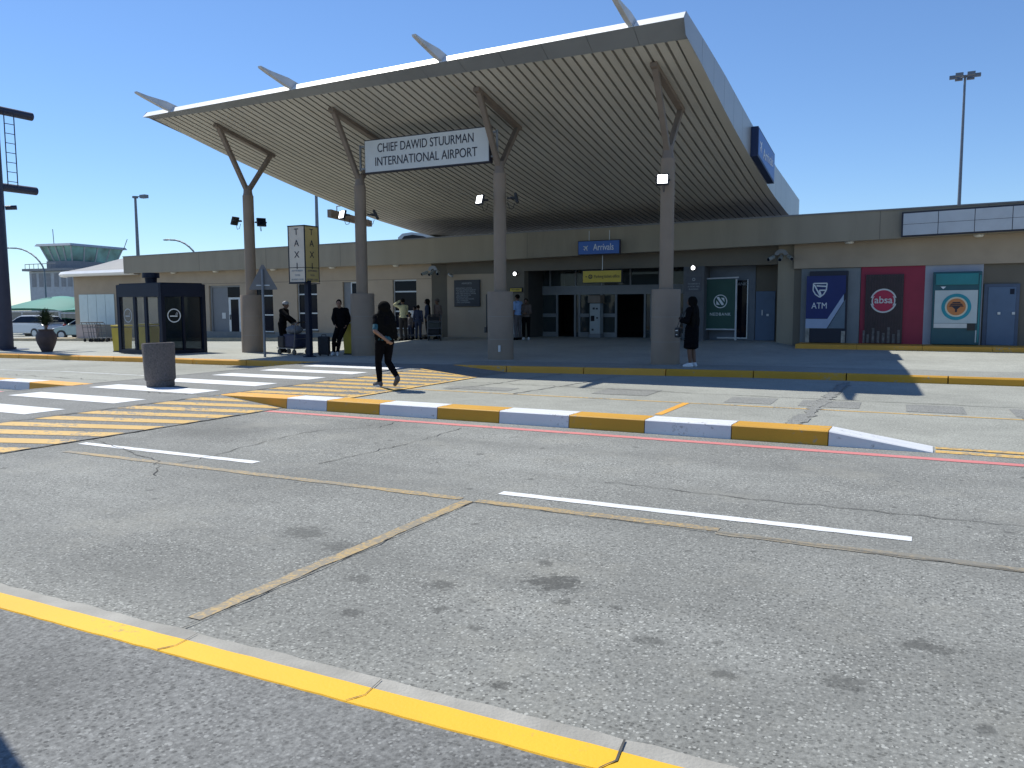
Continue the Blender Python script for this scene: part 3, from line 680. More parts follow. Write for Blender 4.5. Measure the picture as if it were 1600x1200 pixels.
# pilaster and centre wall
XP0, XP1 = atY(675, 480, YW)[0], atY(692.5, 480, YW)[0]
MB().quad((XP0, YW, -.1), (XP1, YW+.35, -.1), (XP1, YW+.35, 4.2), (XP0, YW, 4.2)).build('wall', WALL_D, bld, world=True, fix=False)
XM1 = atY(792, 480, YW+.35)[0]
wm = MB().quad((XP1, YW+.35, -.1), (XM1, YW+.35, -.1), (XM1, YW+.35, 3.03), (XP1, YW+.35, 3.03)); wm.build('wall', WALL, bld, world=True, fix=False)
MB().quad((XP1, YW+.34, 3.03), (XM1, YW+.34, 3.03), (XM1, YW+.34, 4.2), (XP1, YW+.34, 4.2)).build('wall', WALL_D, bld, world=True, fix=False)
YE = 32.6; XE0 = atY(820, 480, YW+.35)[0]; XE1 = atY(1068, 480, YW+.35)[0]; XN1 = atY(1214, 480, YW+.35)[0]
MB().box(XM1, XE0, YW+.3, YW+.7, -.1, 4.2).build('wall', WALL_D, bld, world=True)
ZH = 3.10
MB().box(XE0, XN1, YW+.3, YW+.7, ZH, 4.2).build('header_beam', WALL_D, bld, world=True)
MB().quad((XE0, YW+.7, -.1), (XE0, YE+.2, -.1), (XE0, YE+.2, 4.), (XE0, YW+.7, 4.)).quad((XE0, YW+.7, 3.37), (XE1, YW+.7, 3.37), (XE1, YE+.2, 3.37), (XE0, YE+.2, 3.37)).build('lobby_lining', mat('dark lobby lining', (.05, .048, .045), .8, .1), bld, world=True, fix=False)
# entrance glazing at YE
def EX(px): return atY(px, 490, YE)[0]
def EZ(px, py): return atY(px, py, YE)[2]
zdoor = EZ(940, 460); ztr = EZ(940, 446); zb = .31
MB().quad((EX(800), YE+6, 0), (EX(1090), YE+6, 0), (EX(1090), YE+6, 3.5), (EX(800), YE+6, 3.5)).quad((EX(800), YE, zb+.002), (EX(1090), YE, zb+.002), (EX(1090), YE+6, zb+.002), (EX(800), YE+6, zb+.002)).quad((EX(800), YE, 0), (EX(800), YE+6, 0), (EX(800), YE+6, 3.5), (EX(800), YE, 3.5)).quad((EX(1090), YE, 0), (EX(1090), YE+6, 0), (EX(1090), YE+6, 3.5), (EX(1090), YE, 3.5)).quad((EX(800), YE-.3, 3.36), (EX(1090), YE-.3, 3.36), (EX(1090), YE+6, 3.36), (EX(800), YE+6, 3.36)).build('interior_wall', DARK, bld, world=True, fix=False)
ent = MB()
for px in (822, 840, 871, 899, 906, 940, 963, 1008, 1018, 1075):
    X = EX(px); ent.box(X-.04, X+.04, YE-.06, YE+.02, zb, zdoor)
ent.box(EX(818), EX(1080), YE-.08, YE+.04, zdoor, ztr)
for px in (818, 860, 900, 940, 985, 1030, 1075): X = EX(px); ent.box(X-.03, X+.03, YE-.05, YE+.02, ztr, 3.35)
entr = ent.build('entrance_screen', ALU_D, bld, world=True)
MB().quad((EX(818), YE, ztr), (EX(1080), YE, ztr), (EX(1080), YE, 3.35), (EX(818), YE, 3.35)).build('transom_pane', DOORGL, entr, world=True, fix=False)
for a, b in ((822, 840), (840, 871), (899, 906), (906, 922), (940, 963), (1008, 1018), (1018, 1075)):
    d = MB().quad((EX(a)+.04, YE, zb), (EX(b)-.04, YE, zb), (EX(b)-.04, YE, zdoor), (EX(a)+.04, YE, zdoor)).build('sliding_door', DOORGL, entr, world=True, fix=False)
    if b-a > 15: MB().box(EX(a)+.04, EX(b)-.04, YE-.05, YE-.01, zb+.85, zb+1.0).box(EX(a)+.04, EX(b)-.04, YE-.05, YE-.01, zb, zb+.2).build('door_rail', ALU_D, entr, world=True)
# grey pillar between entrance and bank, bank front, blue door, right pillar
YN = 31.7
def NX(px): return atY(px, 480, YN)[0]
def NZ(px, py): return atY(px, py, YN)[2]
MB().box(XE1, atY(1100, 480, YW+.35)[0], YW+.3, YN+.1, -.1, ZH).build('pillar', mat('slate pillar', (.10, .105, .115), .7, .1), bld, world=True)
MB().quad((NX(1090), YN, 0), (NX(1245), YN, 0), (NX(1245), YN, 3.6), (NX(1090), YN, 3.6)).build('wall', WALL_D, bld, world=True, fix=False)
bk = MB().box(NX(1100), NX(1180), YN-.06, YN-.01, NZ(1140, 531), NZ(1140, 413)).build('bank_front', mat('slate bank panel', (.13, .155, .19), .5, .08), bld, world=True)
MB().box(NX(1150), NX(1169), YN-.10, YN-.065, NZ(1160, 529), NZ(1160, 438)).build('shop_door', DGLASS, bk, world=True)
a, b, c, d = NX(1122), NX(1169.5), NZ(1150, 529), NZ(1150, 437)
MB().box(b-.04, b, YN-.12, YN-.102, c, d).box(a, b-.04, YN-.12, YN-.102, c, c+.05).build('door_frame', ALU, bk, world=True)
text('BANK', .17, (NX(1160)-.05, YN-.105, NZ(1160, 444)), FACE, GREYTXT, bk, width=.42)
a, b, c, d = NX(1181), NX(1211.5), NZ(1195, 532), NZ(1195, 455)
dd = MB().box(a, b, YN-.06, YN-.01, c, d).build('door', DOOR_B, bld, world=True, bevel=.01)
MB().box(b-.48, b-.44, YN-.1, YN-.06, c+.95, c+1.15).box(b-.3, b-.22, YN-.09, YN-.06, c+.92, c+1.0).build('handle', ALU, dd, world=True)
PR_ = atY(1214, 480, 30.65)[0], atY(1239.5, 480, 30.65)[0]
MB().box(PR_[0], PR_[1], YW+.25, YN+.2, -.05, 4.2).build('pillar', FASC, bld, world=True)
# right wing
XR0 = PR_[1]
def RX(px, Y=YW): return atY(px, 480, Y)[0]
def RZ(px, py, Y=YW): return atY(px, py, Y)[2]
zb2 = RZ(1400, 416)
MB().quad((XR0, YW+.1, zb2), (14, YW+.1, zb2+.05), (14, YW+.1, 4.3), (XR0, YW+.1, 4.3)).build('wall', WALL, bld, world=True, fix=False)
MB().box(XR0, 14, YW+.25, YW+.6, -.1, zb2+.04).build('wall', WALL_D, bld, world=True)
MB().quad((XR0, YW+.1, zb2), (14, YW+.1, zb2+.05), (14, YW+.6, zb2+.05), (XR0, YW+.6, zb2)).build('wall_ledge', WALL_D, bld, world=True, fix=False)
# inner kerb along walls
ik = thing('wall_kerb', None, None); ik['kind'] = 'structure'
for (x0, x1, m) in ((XR0+.3, 14, YEL), (-48.5, XC+.4, mat('sand kerb', (.42, .34, .22), .85, .15, 3, dirt=.3))):
    x = x0
    while x < x1-.2:
        e = min(x+1.95, x1); zA, zB = zp(x, 29.2), zp(e, 29.2)
        MB().add([(x, 29.2, zA-.1), (e-.01, 29.2, zB-.1), (e-.01, 29.22, zB+.15), (x, 29.22, zA+.15), (x, YW+.3, zA-.1), (e-.01, YW+.3, zB-.1), (e-.01, YW+.3, zB+.15), (x, YW+.3, zA+.15)],
                 [(0, 1, 2, 3), (3, 2, 6, 7), (0, 3, 7, 4), (1, 5, 6, 2)]).build('kerb_block', m, ik, fix=False)
        x = e
# billboard strip on right fascia
t = thing('blank_billboard', 'long blank pale grey panel board on the right wing fascia', 'billboard', (4, YF, 3.8))
a = atY(1408.8, 352, YF)[0]; zt0, zb0, zt1, zb1 = atY(1409, 332.5, YF)[2], atY(1409, 371, YF)[2], atY(1600, 319, YF)[2], atY(1600, 360.5, YF)[2]; X1 = atY(1600, 340, YF)[0]
kt, kb_ = (zt1-zt0)/(X1-a), (zb1-zb0)/(X1-a); e = 13.5
MB().prism([(a, zb0), (e, zb0+kb_*(e-a)), (e, zt0+kt*(e-a)), (a, zt0)], 'y', YF-.14, YF-.005).build('case', INK, t, world=True)
for i in range(11):
    for j in range(2):
        p0 = a+.05+i*1.02; p1 = p0+1.0
        def zz(x_, f): return (zb0+kb_*(x_-a))*(1-f)+(zt0+kt*(x_-a))*f
        f0, f1 = (.06, .495) if j == 0 else (.51, .94)
        MB().prism([(p0, zz(p0, f0)), (p1, zz(p1, f0)), (p1, zz(p1, f1)), (p0, zz(p0, f1))], 'y', YF-.155, YF-.14).build('panel', mat('pale panel', (.50, .53, .56), .5, .06, 2, dirt=.3, dcol=(.3, .3, .32)), t, world=True)
# downlights in the eaves
for i, (px, py) in enumerate([(271, 428), (337, 426), (427, 422), (519, 418), (619, 413), (1327, 381), (1529, 372)]):
    p = atY(px, py, YF+.33); zf_ = fbot(p[0])
    lab = ['oval downlight in the eaves above the dark kiosk', 'downlight in the eaves above the grey recessed door', 'downlight in the eaves right of the leftmost canopy column', 'downlight in the eaves just right of the taxi sign',
           'downlight in the eaves above the window nearest the notice board', 'downlight in the eaves above the blue cash machine', 'downlight in the eaves under the blank billboard'][i]
    dl = thing('downlight', lab, 'downlight', (p[0], YF+.33, zf_-.02), 0, 'downlights under the eaves')
    MB().lathe((0, 0, 0), [(.12, -.05), (.15, .0), (.15, .03)], 20).build('bowl', LAMP_W, dl, smooth=True)
    MB().lathe((0, 0, 0), [(.17, .012), (.17, .034)], 20).build('rim', ALU, dl)

# notice board
a, b, c, d = W(710, 437.5, 750, 479, YW+.3)
t = thing('notice_board', 'black square notice board with grey writing on the cream wall', 'notice board', ((a+b)/2, YW+.3, c))
MB().box(a, b, YW+.27, YW+.345, c, d).build('board', mat('black board', (.015, .017, .025), .4, .1), t, world=True, bevel=.01)
ht = d-c
text('AIRPORTS', .11, ((a+b)/2, YW+.265, d-.13*ht), FACE, GREYTXT, t, width=.55*(b-a)*.7)
lines = ['NATIONAL RAIL KEY', 'TERMS AND CONDITIONS', 'RIGHT OF ENTRY RESERVED', 'ALL PERSONS AND VEHICLES', 'ENTER THE PREMISES', 'AT THEIR OWN RISK', 'NO FIREARMS ALLOWED', 'NO SMOKING', 'NO LIABILITY']
lines = ['IMPORTANT NOTICE', 'RIGHT OF ADMISSION RESERVED', '- ALL PERSONS AND VEHICLES', 'ENTER THESE PREMISES AT OWN RISK', '- NO FIREARMS OR', 'WEAPONS ALLOWED', '- NO SMOKING INSIDE BUILDING', '- NO HAWKERS', '- NO LOITERING']
for i, (ln, wd) in enumerate(zip(lines, [.62, .78, .75, .78, .58, .48, .7, .48, .55])):
    text(ln, .085, (a+.08*(b-a)+wd*(b-a)/2, YW+.265, d-ht*(.31+.067*i)), FACE, GREYTXT, t, width=wd*(b-a), depth=.002)

# entrance signs
def sign_box(name, px, Y, lab, m, thick=.12, cat='sign'):
    a, b, c, d = W(*px, Y); t = thing(name, lab, cat, ((a+b)/2, Y, c))
    MB().box(a-.03, b+.03, Y, Y+thick, c-.03, d+.03).build('case', INK, t, world=True, bevel=.006)
    MB().box(a, b, Y-.01, Y-.001, c, d).build('face', m, t, world=True)
    return t, a, b, c, d
t, a, b, c, d = sign_box('arrivals_sign', (904, 376.5, 967.5, 396.5), YF-.35, 'blue Arrivals sign with white plane above the entrance doors', BSIGN)
text('Arrivals', .36, (a+(b-a)*.62, YF-.362, (c+d)/2), FACE, PALE, t, width=(b-a)*.5)
MB().prism([(a+(b-a)*.19+.12*(x*ca-y*sa), (c+d)/2+.12*(x*sa+y*ca)) for x, y in plane_icon()], 'y', YF-.37, YF-.361).build('plane_symbol', WSIGN, t, world=True)
MB().tube((a+.75*(b-a), YF-.29, d), (a+.75*(b-a), YF-.29, d+.4), .012).tube((a+.25*(b-a), YF-.29, d), (a+.25*(b-a), YF-.29, d+.4), .012).build('hanger', ALU, t, world=True)
t, a, b, c, d = sign_box('parking_sign', (911, 423, 970.5, 441), YF+.1, 'yellow Parking ticket office sign hung in front of the doors', YSIGN)
text('Parking ticket office', .17, (a+(b-a)*.63, YF+.088, (c+d)/2), FACE, INK, t, width=(b-a)*.66)
MB().ring((a+(b-a)*.2, (c+d)/2), .05, .085, YF+.08, YF+.088, 20).prism([(a+(b-a)*.2-.03, (c+d)/2-.025), (a+(b-a)*.2+.03, (c+d)/2-.025), (a+(b-a)*.2, (c+d)/2+.03)], 'y', YF+.08, YF+.088).prism([(a+.1, (c+d)/2+.02), (a+.18, (c+d)/2+.02), (a+.14, (c+d)/2-.03)], 'y', YF+.08, YF+.088).build('symbol', INK, t, world=True)
MB().tube((a+.5*(b-a), YF+.16, d), (a+.5*(b-a), YF+.16, d+.85), .014).build('hanger', ALU, t, world=True)
t, a, b, c, d = sign_box('pay_here_sign', (797, 450.5, 815, 455.5), YW+.22, 'small yellow strip sign above the left ticket machine', YSIGN, .06)
text('PAY HERE', .1, ((a+b)/2, YW+.208, (c+d)/2), FACE, INK, t, width=(b-a)*.7)
# round wall lamps
for px, py, Y, lab in ((804.4, 427.8, YW+.2, 'lit round bulkhead lamp on the wall left of the entrance'), (1083, 418.5, YW+.2, 'lit round bulkhead lamp on the slate pillar beside the bank')):
    p = atY(px, py, Y); t = thing('bulkhead_lamp', lab, 'wall lamp', p, 0, 'round bulkhead lamps')
    MB().ell((0, 0, 0), (.075, .06, .075)).build('globe', LAMP, t, smooth=True); MB().ring((0, 0), .075, .11, -.02, .08, 20).build('collar', BLACK, t)
# letters on the slate pillar
p = atY(1084, 447, YW+.3); t = thing('pillar_notice', 'small pale notice lettering with round emblem on the slate pillar', 'notice', (p[0], YW+.29, p[2]))
MB().box(p[0]-.3, p[0]+.3, YW+.285, YW+.298, p[2]-.2, p[2]+.36).build('plate', mat('slate plate', (.08, .085, .1), .6, .05), t, world=True)
for i, ln in enumerate(['THE AIRPORT IS', 'A SMOKE FREE', 'BUILDING']): text(ln, .085, (p[0], YW+.282, p[2]+.08-.1*i), FACE, GREYTXT, t, width=(.46, .44, .36)[i], depth=.002)
MB().ring((p[0], p[2]+.25), .035, .06, YW+.277, YW+.284, 20).build('emblem', GREYTXT, t, world=True)

# ticket machines
def ticket_machine(px, Y, lab, wd, canopy):
    a, b, c, d = W(*px, Y); c = zp((a+b)/2, Y); X = (a+b)/2
    t = thing('ticket_machine', lab, 'ticket machine', (X, Y, c), 0, 'parking ticket machines'); h = d-c; x = wd/2; g = mat('pale grey enamel', (.33, .36, .37), .5, .05)
    MB().box(-x, x, 0, .4, .16, h).build('cabinet', g, t, bevel=.015)
    MB().box(-x-.02, x+.02, -.01, .42, 0, .16).build('plinth', DOOR_G, t)
    MB().box(-x*.75, -x*.05, -.012, -.001, h*.48, h*.64).build('screen', DGLASS, t)
    MB().box(x*.3, x*.65, -.012, -.001, h*.55, h*.6).box(x*.2, x*.6, -.012, -.001, h*.82, h*.87).box(-x*.4, x*.0, -.012, -.001, h*.82, h*.88).box(-x*.6, -x*.2, -.012, -.001, h*.2, h*.26).build('slot', BLACK, t)
    if canopy: MB().box(-x-.05, x+.05, -.1, .42, h+.02, h+.34).build('hood', STEEL, t, bevel=.02)
    return t
ticket_machine((921.5, 474, 937, 526), YE-.55, 'pale ticket machine with brown hood between the entrance doors', .46, True)
ticket_machine((797.5, 472, 806, 530), YW-.1, 'pale ticket machine against the wall left of the entrance, partly hidden by a man', .42, False)

# bank banner stand
YB = YN-.55
def BX(px): return atY(px, 480, YB)[0]
def BZ(px, py): return atY(px, py, YB)[2]
t = thing('bank_banner', 'dark green NEDBANK banner in a pale pipe frame by the bank front', 'banner', ((BX(1101)+BX(1150))/2, YB, .2))
a, b = BX(1101.5), BX(1150); c, d = BZ(1125, 514.5), BZ(1125, 436.5); g0 = zp(-7.5, YB)
MB().box(a, b, YB-.01, YB+.01, c, d).build('panel', mat('dark green banner', (.02, .075, .06), .6, .06), t, world=True)
MB().bar((a, YB, g0), (a, YB, d), .05, .05).bar((b, YB, g0), (b, YB, d), .06, .06).bar((a-.12, YB, d+.03), (b+.08, YB, d+.06), .06, .05).bar((a, YB-.002, c), (b, YB-.002, c), .05, .05).build('frame', mat('white pipe', (.5, .52, .54), .5), t, world=True)
cx, cz = (a+b)/2, c+(d-c)*.56
MB().ring((cx, cz), .225, .255, YB-.02, YB-.011, 36).build('emblem', PALE, t, world=True)
MB().prism([(cx-.15, cz+.15), (cx-.06, cz+.17), (cx+.12, cz-.08), (cx+.12, cz-.14), (cx+.05, cz-.14)], 'y', YB-.02, YB-.011).prism([(cx+.02, cz+.14), (cx+.14, cz+.13), (cx+.16, cz-.03)], 'y', YB-.02, YB-.011).prism([(cx-.15, cz+.04), (cx-.15, cz-.12), (cx-.02, cz-.13)], 'y', YB-.02, YB-.011).build('emblem_mark', PALE, t, world=True)
text('NEDBANK', .16, (cx, YB-.014, c+(d-c)*.30), FACE, PALE, t, width=.78, spacing=1.2)

# cash machines on the right wing
def AX(px, Y=YW+.2): return atY(px, 480, Y)[0]
def AZ(px, py, Y=YW+.2): return atY(px, py, Y)[2]
GSUR = mat('grey surround', (.20, .22, .235), .6, .06); zg = .16
t = thing('blue_cash_machine', 'cash machine under a navy ATM banner with white slanted band', 'cash machine', (AX(1291), YW+.1, .3))
MB().box(AX(1251), AX(1344)-.02, YW+.19, YW+.25, zg, AZ(1300, 419)).build('surround', GSUR, t, world=True)
MB().box(AX(1265), AX(1324), YW-.05, YW+.19, .32, AZ(1290, 424)).build('cabinet', mat('navy black', (.008, .012, .03), .5, .1), t, world=True, bevel=.01)
YA = YW-.08
a, b = atY(1259.5, 480, YA)[0], atY(1320.5, 480, YA)[0]; fz = lambda py: atY(1290, py, YA)[2]
def bx(f): return a+(b-a)*f
MB().prism([(bx(0), fz(498)), (bx(.56), fz(498)), (bx(1), fz(457)), (bx(1), fz(431)), (bx(0), fz(431))], 'y', YA-.02, YA).build('banner', mat('navy banner', (.012, .025, .14), .6, .08), t, world=True)
MB().prism([(bx(0), fz(513)), (bx(.55), fz(513)), (bx(.96), fz(471)), (bx(.96), fz(460)), (bx(.56), fz(498.3)), (bx(0), fz(498.3))], 'y', YA-.024, YA-.004).build('banner_band', mat('pale blue band', (.36, .44, .60), .6, .05), t, world=True)
MB().prism([(bx(.57), fz(513)), (bx(1.0), fz(513)), (bx(1.0), fz(468))], 'y', YA+.0, YA+.02).build('keypad_panel', mat('blue grey panel', (.12, .17, .22), .5, .1), t, world=True)
MB().box(bx(-.0), bx(.1), YA, YA+.1, .32, fz(513)).box(bx(.92), bx(1.02), YA, YA+.1, .32, fz(517)).build('side_foot', mat('scuffed steel', (.30, .29, .26), .5, .4, 8), t, world=True)
text('ATM', .30, (bx(.345), YA-.024, fz(478)), FACE, PALE, t, width=.50)
cx, cz = bx(.35), fz(453.5); s_ = .24
sh = [(-.9, 1), (.95, 1), (.85, 0), (.5, -.6), (0, -1), (-.6, -.6), (-.95, 0)]
mb = MB()
for p, q in zip(sh, sh[1:]+sh[:1]): mb.bar((cx+p[0]*s_, YA-.026, cz+p[1]*s_), (cx+q[0]*s_, YA-.026, cz+q[1]*s_), .01, .04, (0, 1, 0)).bar((cx+p[0]*s_, YA-.026, cz+p[1]*s_), (cx+q[0]*s_, YA-.026, cz+q[1]*s_), .04, .01, (0, 1, 0))
for p, q in (((-.8, .8), (.1, -.9)), ((-.5, .65), (.85, .55)), ((-.1, .0), (.85, .0)), ((-.1, .0), (.2, -.8))): mb.bar((cx+p[0]*s_, YA-.028, cz+p[1]*s_), (cx+q[0]*s_, YA-.028, cz+q[1]*s_), .045, .01, (0, 1, 0))
mb.build('shield_emblem', PALE, t, world=True)
t = thing('red_cash_machine', 'absa cash machine with dark ribbed shutter on a crimson wall panel', 'cash machine', (AX(1395), YW+.1, .3))
MB().box(AX(1344), AX(1446)-.01, YW+.18, YW+.245, zg, AZ(1395, 415.5)).build('surround', mat('crimson panel', (.30, .012, .045), .5, .06), t, world=True)
mb = MB().box(AX(1352), AX(1411), YW+.08, YW+.18, .32, AZ(1380, 429)); n_ = 14
for i in range(n_):
    x0 = AX(1352)+(AX(1411)-AX(1352))*(i+.15)/n_; mb.box(x0, x0+.05, YW+.055, YW+.08, .33, AZ(1380, 430))
mb.build('shutter', mat('maroon black shutter', (.03, .012, .018), .4, .3, 6), t, world=True)
cx, cz = AX(1380, YW+.05), AZ(1380, 470, YW+.05)
MB().prism([(cx+.36*math.cos(i*math.pi/18), cz+.36*math.sin(i*math.pi/18)) for i in range(36)], 'y', YW+.03, YW+.05).build('emblem_disc', mat('crimson disc', (.42, .015, .06), .5), t, world=True)
for a0 in (.25, math.pi+.25): MB().ring((cx, cz), .36, .41, YW+.025, YW+.05, 20, a0, a0+math.pi-.5).build('emblem_ring', WSIGN, t, world=True)
text('(absa)', .33, (cx, YW+.022, cz+.02), FACE, WSIGN, t, width=.74, bold=.004)
mb = MB().box(AX(1350), AX(1353), YW+.02, YW+.18, .32, .75)
for i in range(7): px = 1356+i*8; mb.box(AX(px), AX(px+4), YW+.045, YW+.054, .33, .62+.25*math.sin(i*1.2)**2)
mb.build('shutter_wear', mat('scuffed grey', (.12, .11, .11), .5, .5, 9), t, world=True)
t = thing('teal_cash_machine', 'teal cash machine booth with white panel and round orange tree emblem', 'cash machine', (AX(1492), YW+.1, .3))
MB().box(AX(1443.5), AX(1534), YW+.17, YW+.245, zg, AZ(1490, 408.5)).build('surround', mat('lilac grey panel', (.36, .38, .44), .6, .06), t, world=True)
TEAL = mat('teal enamel', (.012, .20, .22), .45, .08); TEALD = mat('deep teal enamel', (.01, .085, .11), .45, .08); PWH = mat('off white panel', (.50, .56, .56), .5, .05)
MB().box(AX(1456), AX(1531.5), YW-.12, YW+.17, .32, AZ(1490, 425)).build('cabinet', TEALD, t, world=True, bevel=.02)
ya = YW-.13
def TX(px): return atY(px, 480, ya)[0]
def TZ(py): return atY(1494, py, ya)[2]
MB().box(TX(1460), TX(1527), ya-.03, ya, TZ(445), TZ(427)).build('awning', TEAL, t, world=True, bevel=.02)
MB().box(TX(1460), TX(1527), ya-.02, ya, TZ(505), TZ(453.5)).build('panel', PWH, t, world=True)
MB().box(TX(1460), TX(1512), ya-.015, ya, TZ(512.5), TZ(505.5)).build('keypad_shelf', ALU, t, world=True)
MB().box(TX(1512.5), TX(1525), ya-.03, ya, TZ(516), TZ(505.5)).build('card_slot', BLACK, t, world=True)
MB().box(TX(1528.5), TX(1531.5), ya-.01, ya, .4, TZ(430)).build('edge_strip', TEAL, t, world=True)
MB().box(TX(1525.5), TX(1527.5), ya-.012, ya-.001, .4, TZ(516)).build('edge_light', PWH, t, world=True)
cx, cz = TX(1494), TZ(479.5)
disc = lambda r: [(cx+r*math.cos(i*math.pi/20), cz+r*math.sin(i*math.pi/20)) for i in range(40)]
MB().ring((cx, cz), .325, .43, ya-.03, ya-.021, 40).build('emblem_ring', mat('teal ring', (.01, .27, .34), .5), t, world=True)
MB().prism(disc(.275), 'y', ya-.03, ya-.021).build('emblem_disc', mat('orange disc', (.55, .20, .06), .5), t, world=True)
MB().ring((cx, cz), .276, .324, ya-.029, ya-.021, 40).build('emblem_rim', mat('cream rim', (.65, .6, .45), .5), t, world=True)
mb = MB()
for w_, dz in ((.13, .14), (.19, .085), (.22, .03)): mb.prism([(cx-w_, cz+dz-.02), (cx+w_, cz+dz-.02), (cx+w_*.8, cz+dz+.02), (cx-w_*.8, cz+dz+.02)], 'y', ya-.038, ya-.0305)
mb.prism([(cx-.12, cz+.008), (cx+.12, cz+.008), (cx+.03, cz-.08), (cx+.03, cz-.17), (cx-.03, cz-.17), (cx-.03, cz-.08)], 'y', ya-.038, ya-.0305); mb.build('emblem_tree', INK, t, world=True)
MB().prism([(TX(1468), TZ(447.5)), (TX(1477), TZ(447.5)), (TX(1472.5), TZ(451.5))], 'y', ya-.008, ya-.001).build('small_logo', PALE, t, world=True)
# blue service door on right wing
a, b, c, d = AX(1537.5), AX(1591), .30, AZ(1560, 443.5)
dd = MB().box(a-.02, b+.02, YW+.17, YW+.245, c, d).build('door', mat('blue door frame', (.07, .10, .16), .6), bld, world=True)
MB().box(a+.1, b-.08, YW+.15, YW+.169, c+.02, d-.1).build('leaf', DOOR_B, dd, world=True, bevel=.005)
MB().box(a+.38, a+.46, YW+.1, YW+.149, 1.3, 1.38).box(a+.78, a+.86, YW+.1, YW+.149, 1.3, 1.38).build('handle', ALU, dd, world=True)
MB().box(a+.7, a+.82, YW+.14, YW+.149, 1.95, 2.12).build('lock_plate', NAVY, dd, world=True)

# camera clusters
def cctv(p, lab, rz=0):
    t = thing('camera_cluster', lab, 'security camera', p, rz, 'security camera clusters on the building')
    g = mat('grey camera shell', (.30, .32, .30), .5, .1)
    MB().ring((0, 0), .10, .24, -.06, 0, 20, .2, math.pi-.2).tube((0, .25, .02), (0, -.05, .02), .03).build('bracket', ALU_D, t)
    for i, (x, z, r) in enumerate(((-.26, -.03, .5), (0, -.05, 0), (.26, -.03, -.5))):
        d = Vector((math.sin(-r), -math.cos(r), -.35)).normalized(); o_ = Vector((x, -.05, z))
        cm = MB().tube(o_, o_+d*.3, .075, .065, 14).build('camera', g, t); MB().tube(o_+d*.301, o_+d*.31, .055, .055, 14).build('lens', DGLASS, cm)
    return t
cctv(atY(677, 424, YF-.15), 'cluster of pale cameras at the corner above the notice board side of the left wing', .0)
cctv(atY(1221, 400, YW+.0), 'cluster of pale cameras on the pillar beside the blue cash machine')
p = atY(704, 430, YW+.1); t = thing('bullet_camera', 'single pale bullet camera on the cream wall above the notice board', 'security camera', p)
MB().tube((0, .22, .05), (0, 0, .02), .02).build('arm', ALU, t); MB().tube((-.12, .05, .05), (.16, -.12, -.06), .05).build('body', ALU, t, smooth=True)

# ------------------------------------------------------------------ rooftop cowl
p = atY(648, 373, 34); t = thing('roof_cowl', 'curved silver ventilation cowl on the terminal roof beside the canopy', 'roof vent', (p[0], 34, 3.9))
MB().prism([(p[0]-1.0, 4.0), (p[0]-1.0, p[2]+.1), (p[0]-.75, p[2]+.28), (p[0]-.2, p[2]+.33), (p[0]+.6, p[2]+.22), (p[0]+1.3, p[2]-.0), (p[0]+1.3, 4.)], 'y', 34, 35.5).build('hood', ALU, t, world=True)
MB().prism([(p[0]-.8, p[2]-.05), (p[0]-.6, p[2]+.15), (p[0]-.1, p[2]+.2), (p[0]+.5, p[2]+.1), (p[0]+.9, p[2]-.05)], 'y', 33.95, 33.999).build('grille', DARK, t, world=True)
for i, (px, lab) in enumerate(((308, 0), (420, 0))): pass

# ------------------------------------------------------------------ smoking kiosk
A_, B_, C_ = Vector((-24.72, 18.86)), Vector((-22.35, 18.60)), Vector((-22.0, 19.98)); D_ = A_+C_-B_
zb = zp(-23, 19)-.0; zt = 2.42
t = thing('smoking_kiosk', 'dark navy glazed smoking kiosk with round cigarette emblems on the pavement', 'kiosk', (-23.4, 19.4, zb))
def W2(p, z): return (p.x, p.y, z)
for p in (A_, B_, C_, D_): MB().bar(W2(p, zb), W2(p, zt), .14, .14, (1, 0, 0)).build('corner_post', NAVY, t, world=True)
mb = MB()
for p, q in ((A_, B_), (B_, C_), (C_, D_), (D_, A_)):
    mb.bar(W2(p, zb+.06), W2(q, zb+.06), .12, .14); mb.bar(W2(p, zt-.2), W2(q, zt-.2), .16, .42)
mb.build('frame', NAVY, t, world=True)
MB().add([W2(p, zt+.01) for p in (A_, B_, C_, D_)]+[W2(p, zt+.05) for p in (A_, B_, C_, D_)], [(0, 1, 2, 3), (4, 5, 6, 7), (0, 1, 5, 4), (1, 2, 6, 5), (2, 3, 7, 6), (3, 0, 4, 7)]).build('roof', NAVY, t, world=True)
for f in (.38, .64): p = A_.lerp(B_, f); MB().bar(W2(p, zb), W2(p, zt-.3), .12, .08).build('mullion', NAVY, t, world=True)
p = B_.lerp(C_, .5); MB().bar(W2(p, zb), W2(p, zt-.3), .08, .08).build('mullion', NAVY, t, world=True)
MB().quad(W2(A_, zb+.1), W2(B_, zb+.1), W2(B_, zt-.3), W2(A_, zt-.3)).build('glass_wall', KGLASS, t, world=True, fix=False)
MB().quad(W2(B_, zb+.1), W2(C_, zb+.1), W2(C_, zt-.3), W2(B_, zt-.3)).build('glass_wall', KGLASS_D, t, world=True, fix=False)
MB().quad(W2(C_, zb+.1), W2(D_, zb+.1), W2(D_, zt-.3), W2(C_, zt-.3)).build('glass_wall', KGLASS, t, world=True, fix=False)
MB().quad(W2(D_, zb+.1), W2(A_, zb+.1), W2(A_, zt-.3), W2(D_, zt-.3)).build('glass_wall', KGLASS, t, world=True, fix=False)
mb = MB().tube((-23.9, 19.5, zt+.02), (-23.9, 19.5, zt+.25), .18, .2, 20).tube((-23.9, 19.5, zt+.25), (-23.9, 19.5, zt+.42), .28, .28, 24); mb.build('roof_vent', NAVY, t, world=True, smooth=True)
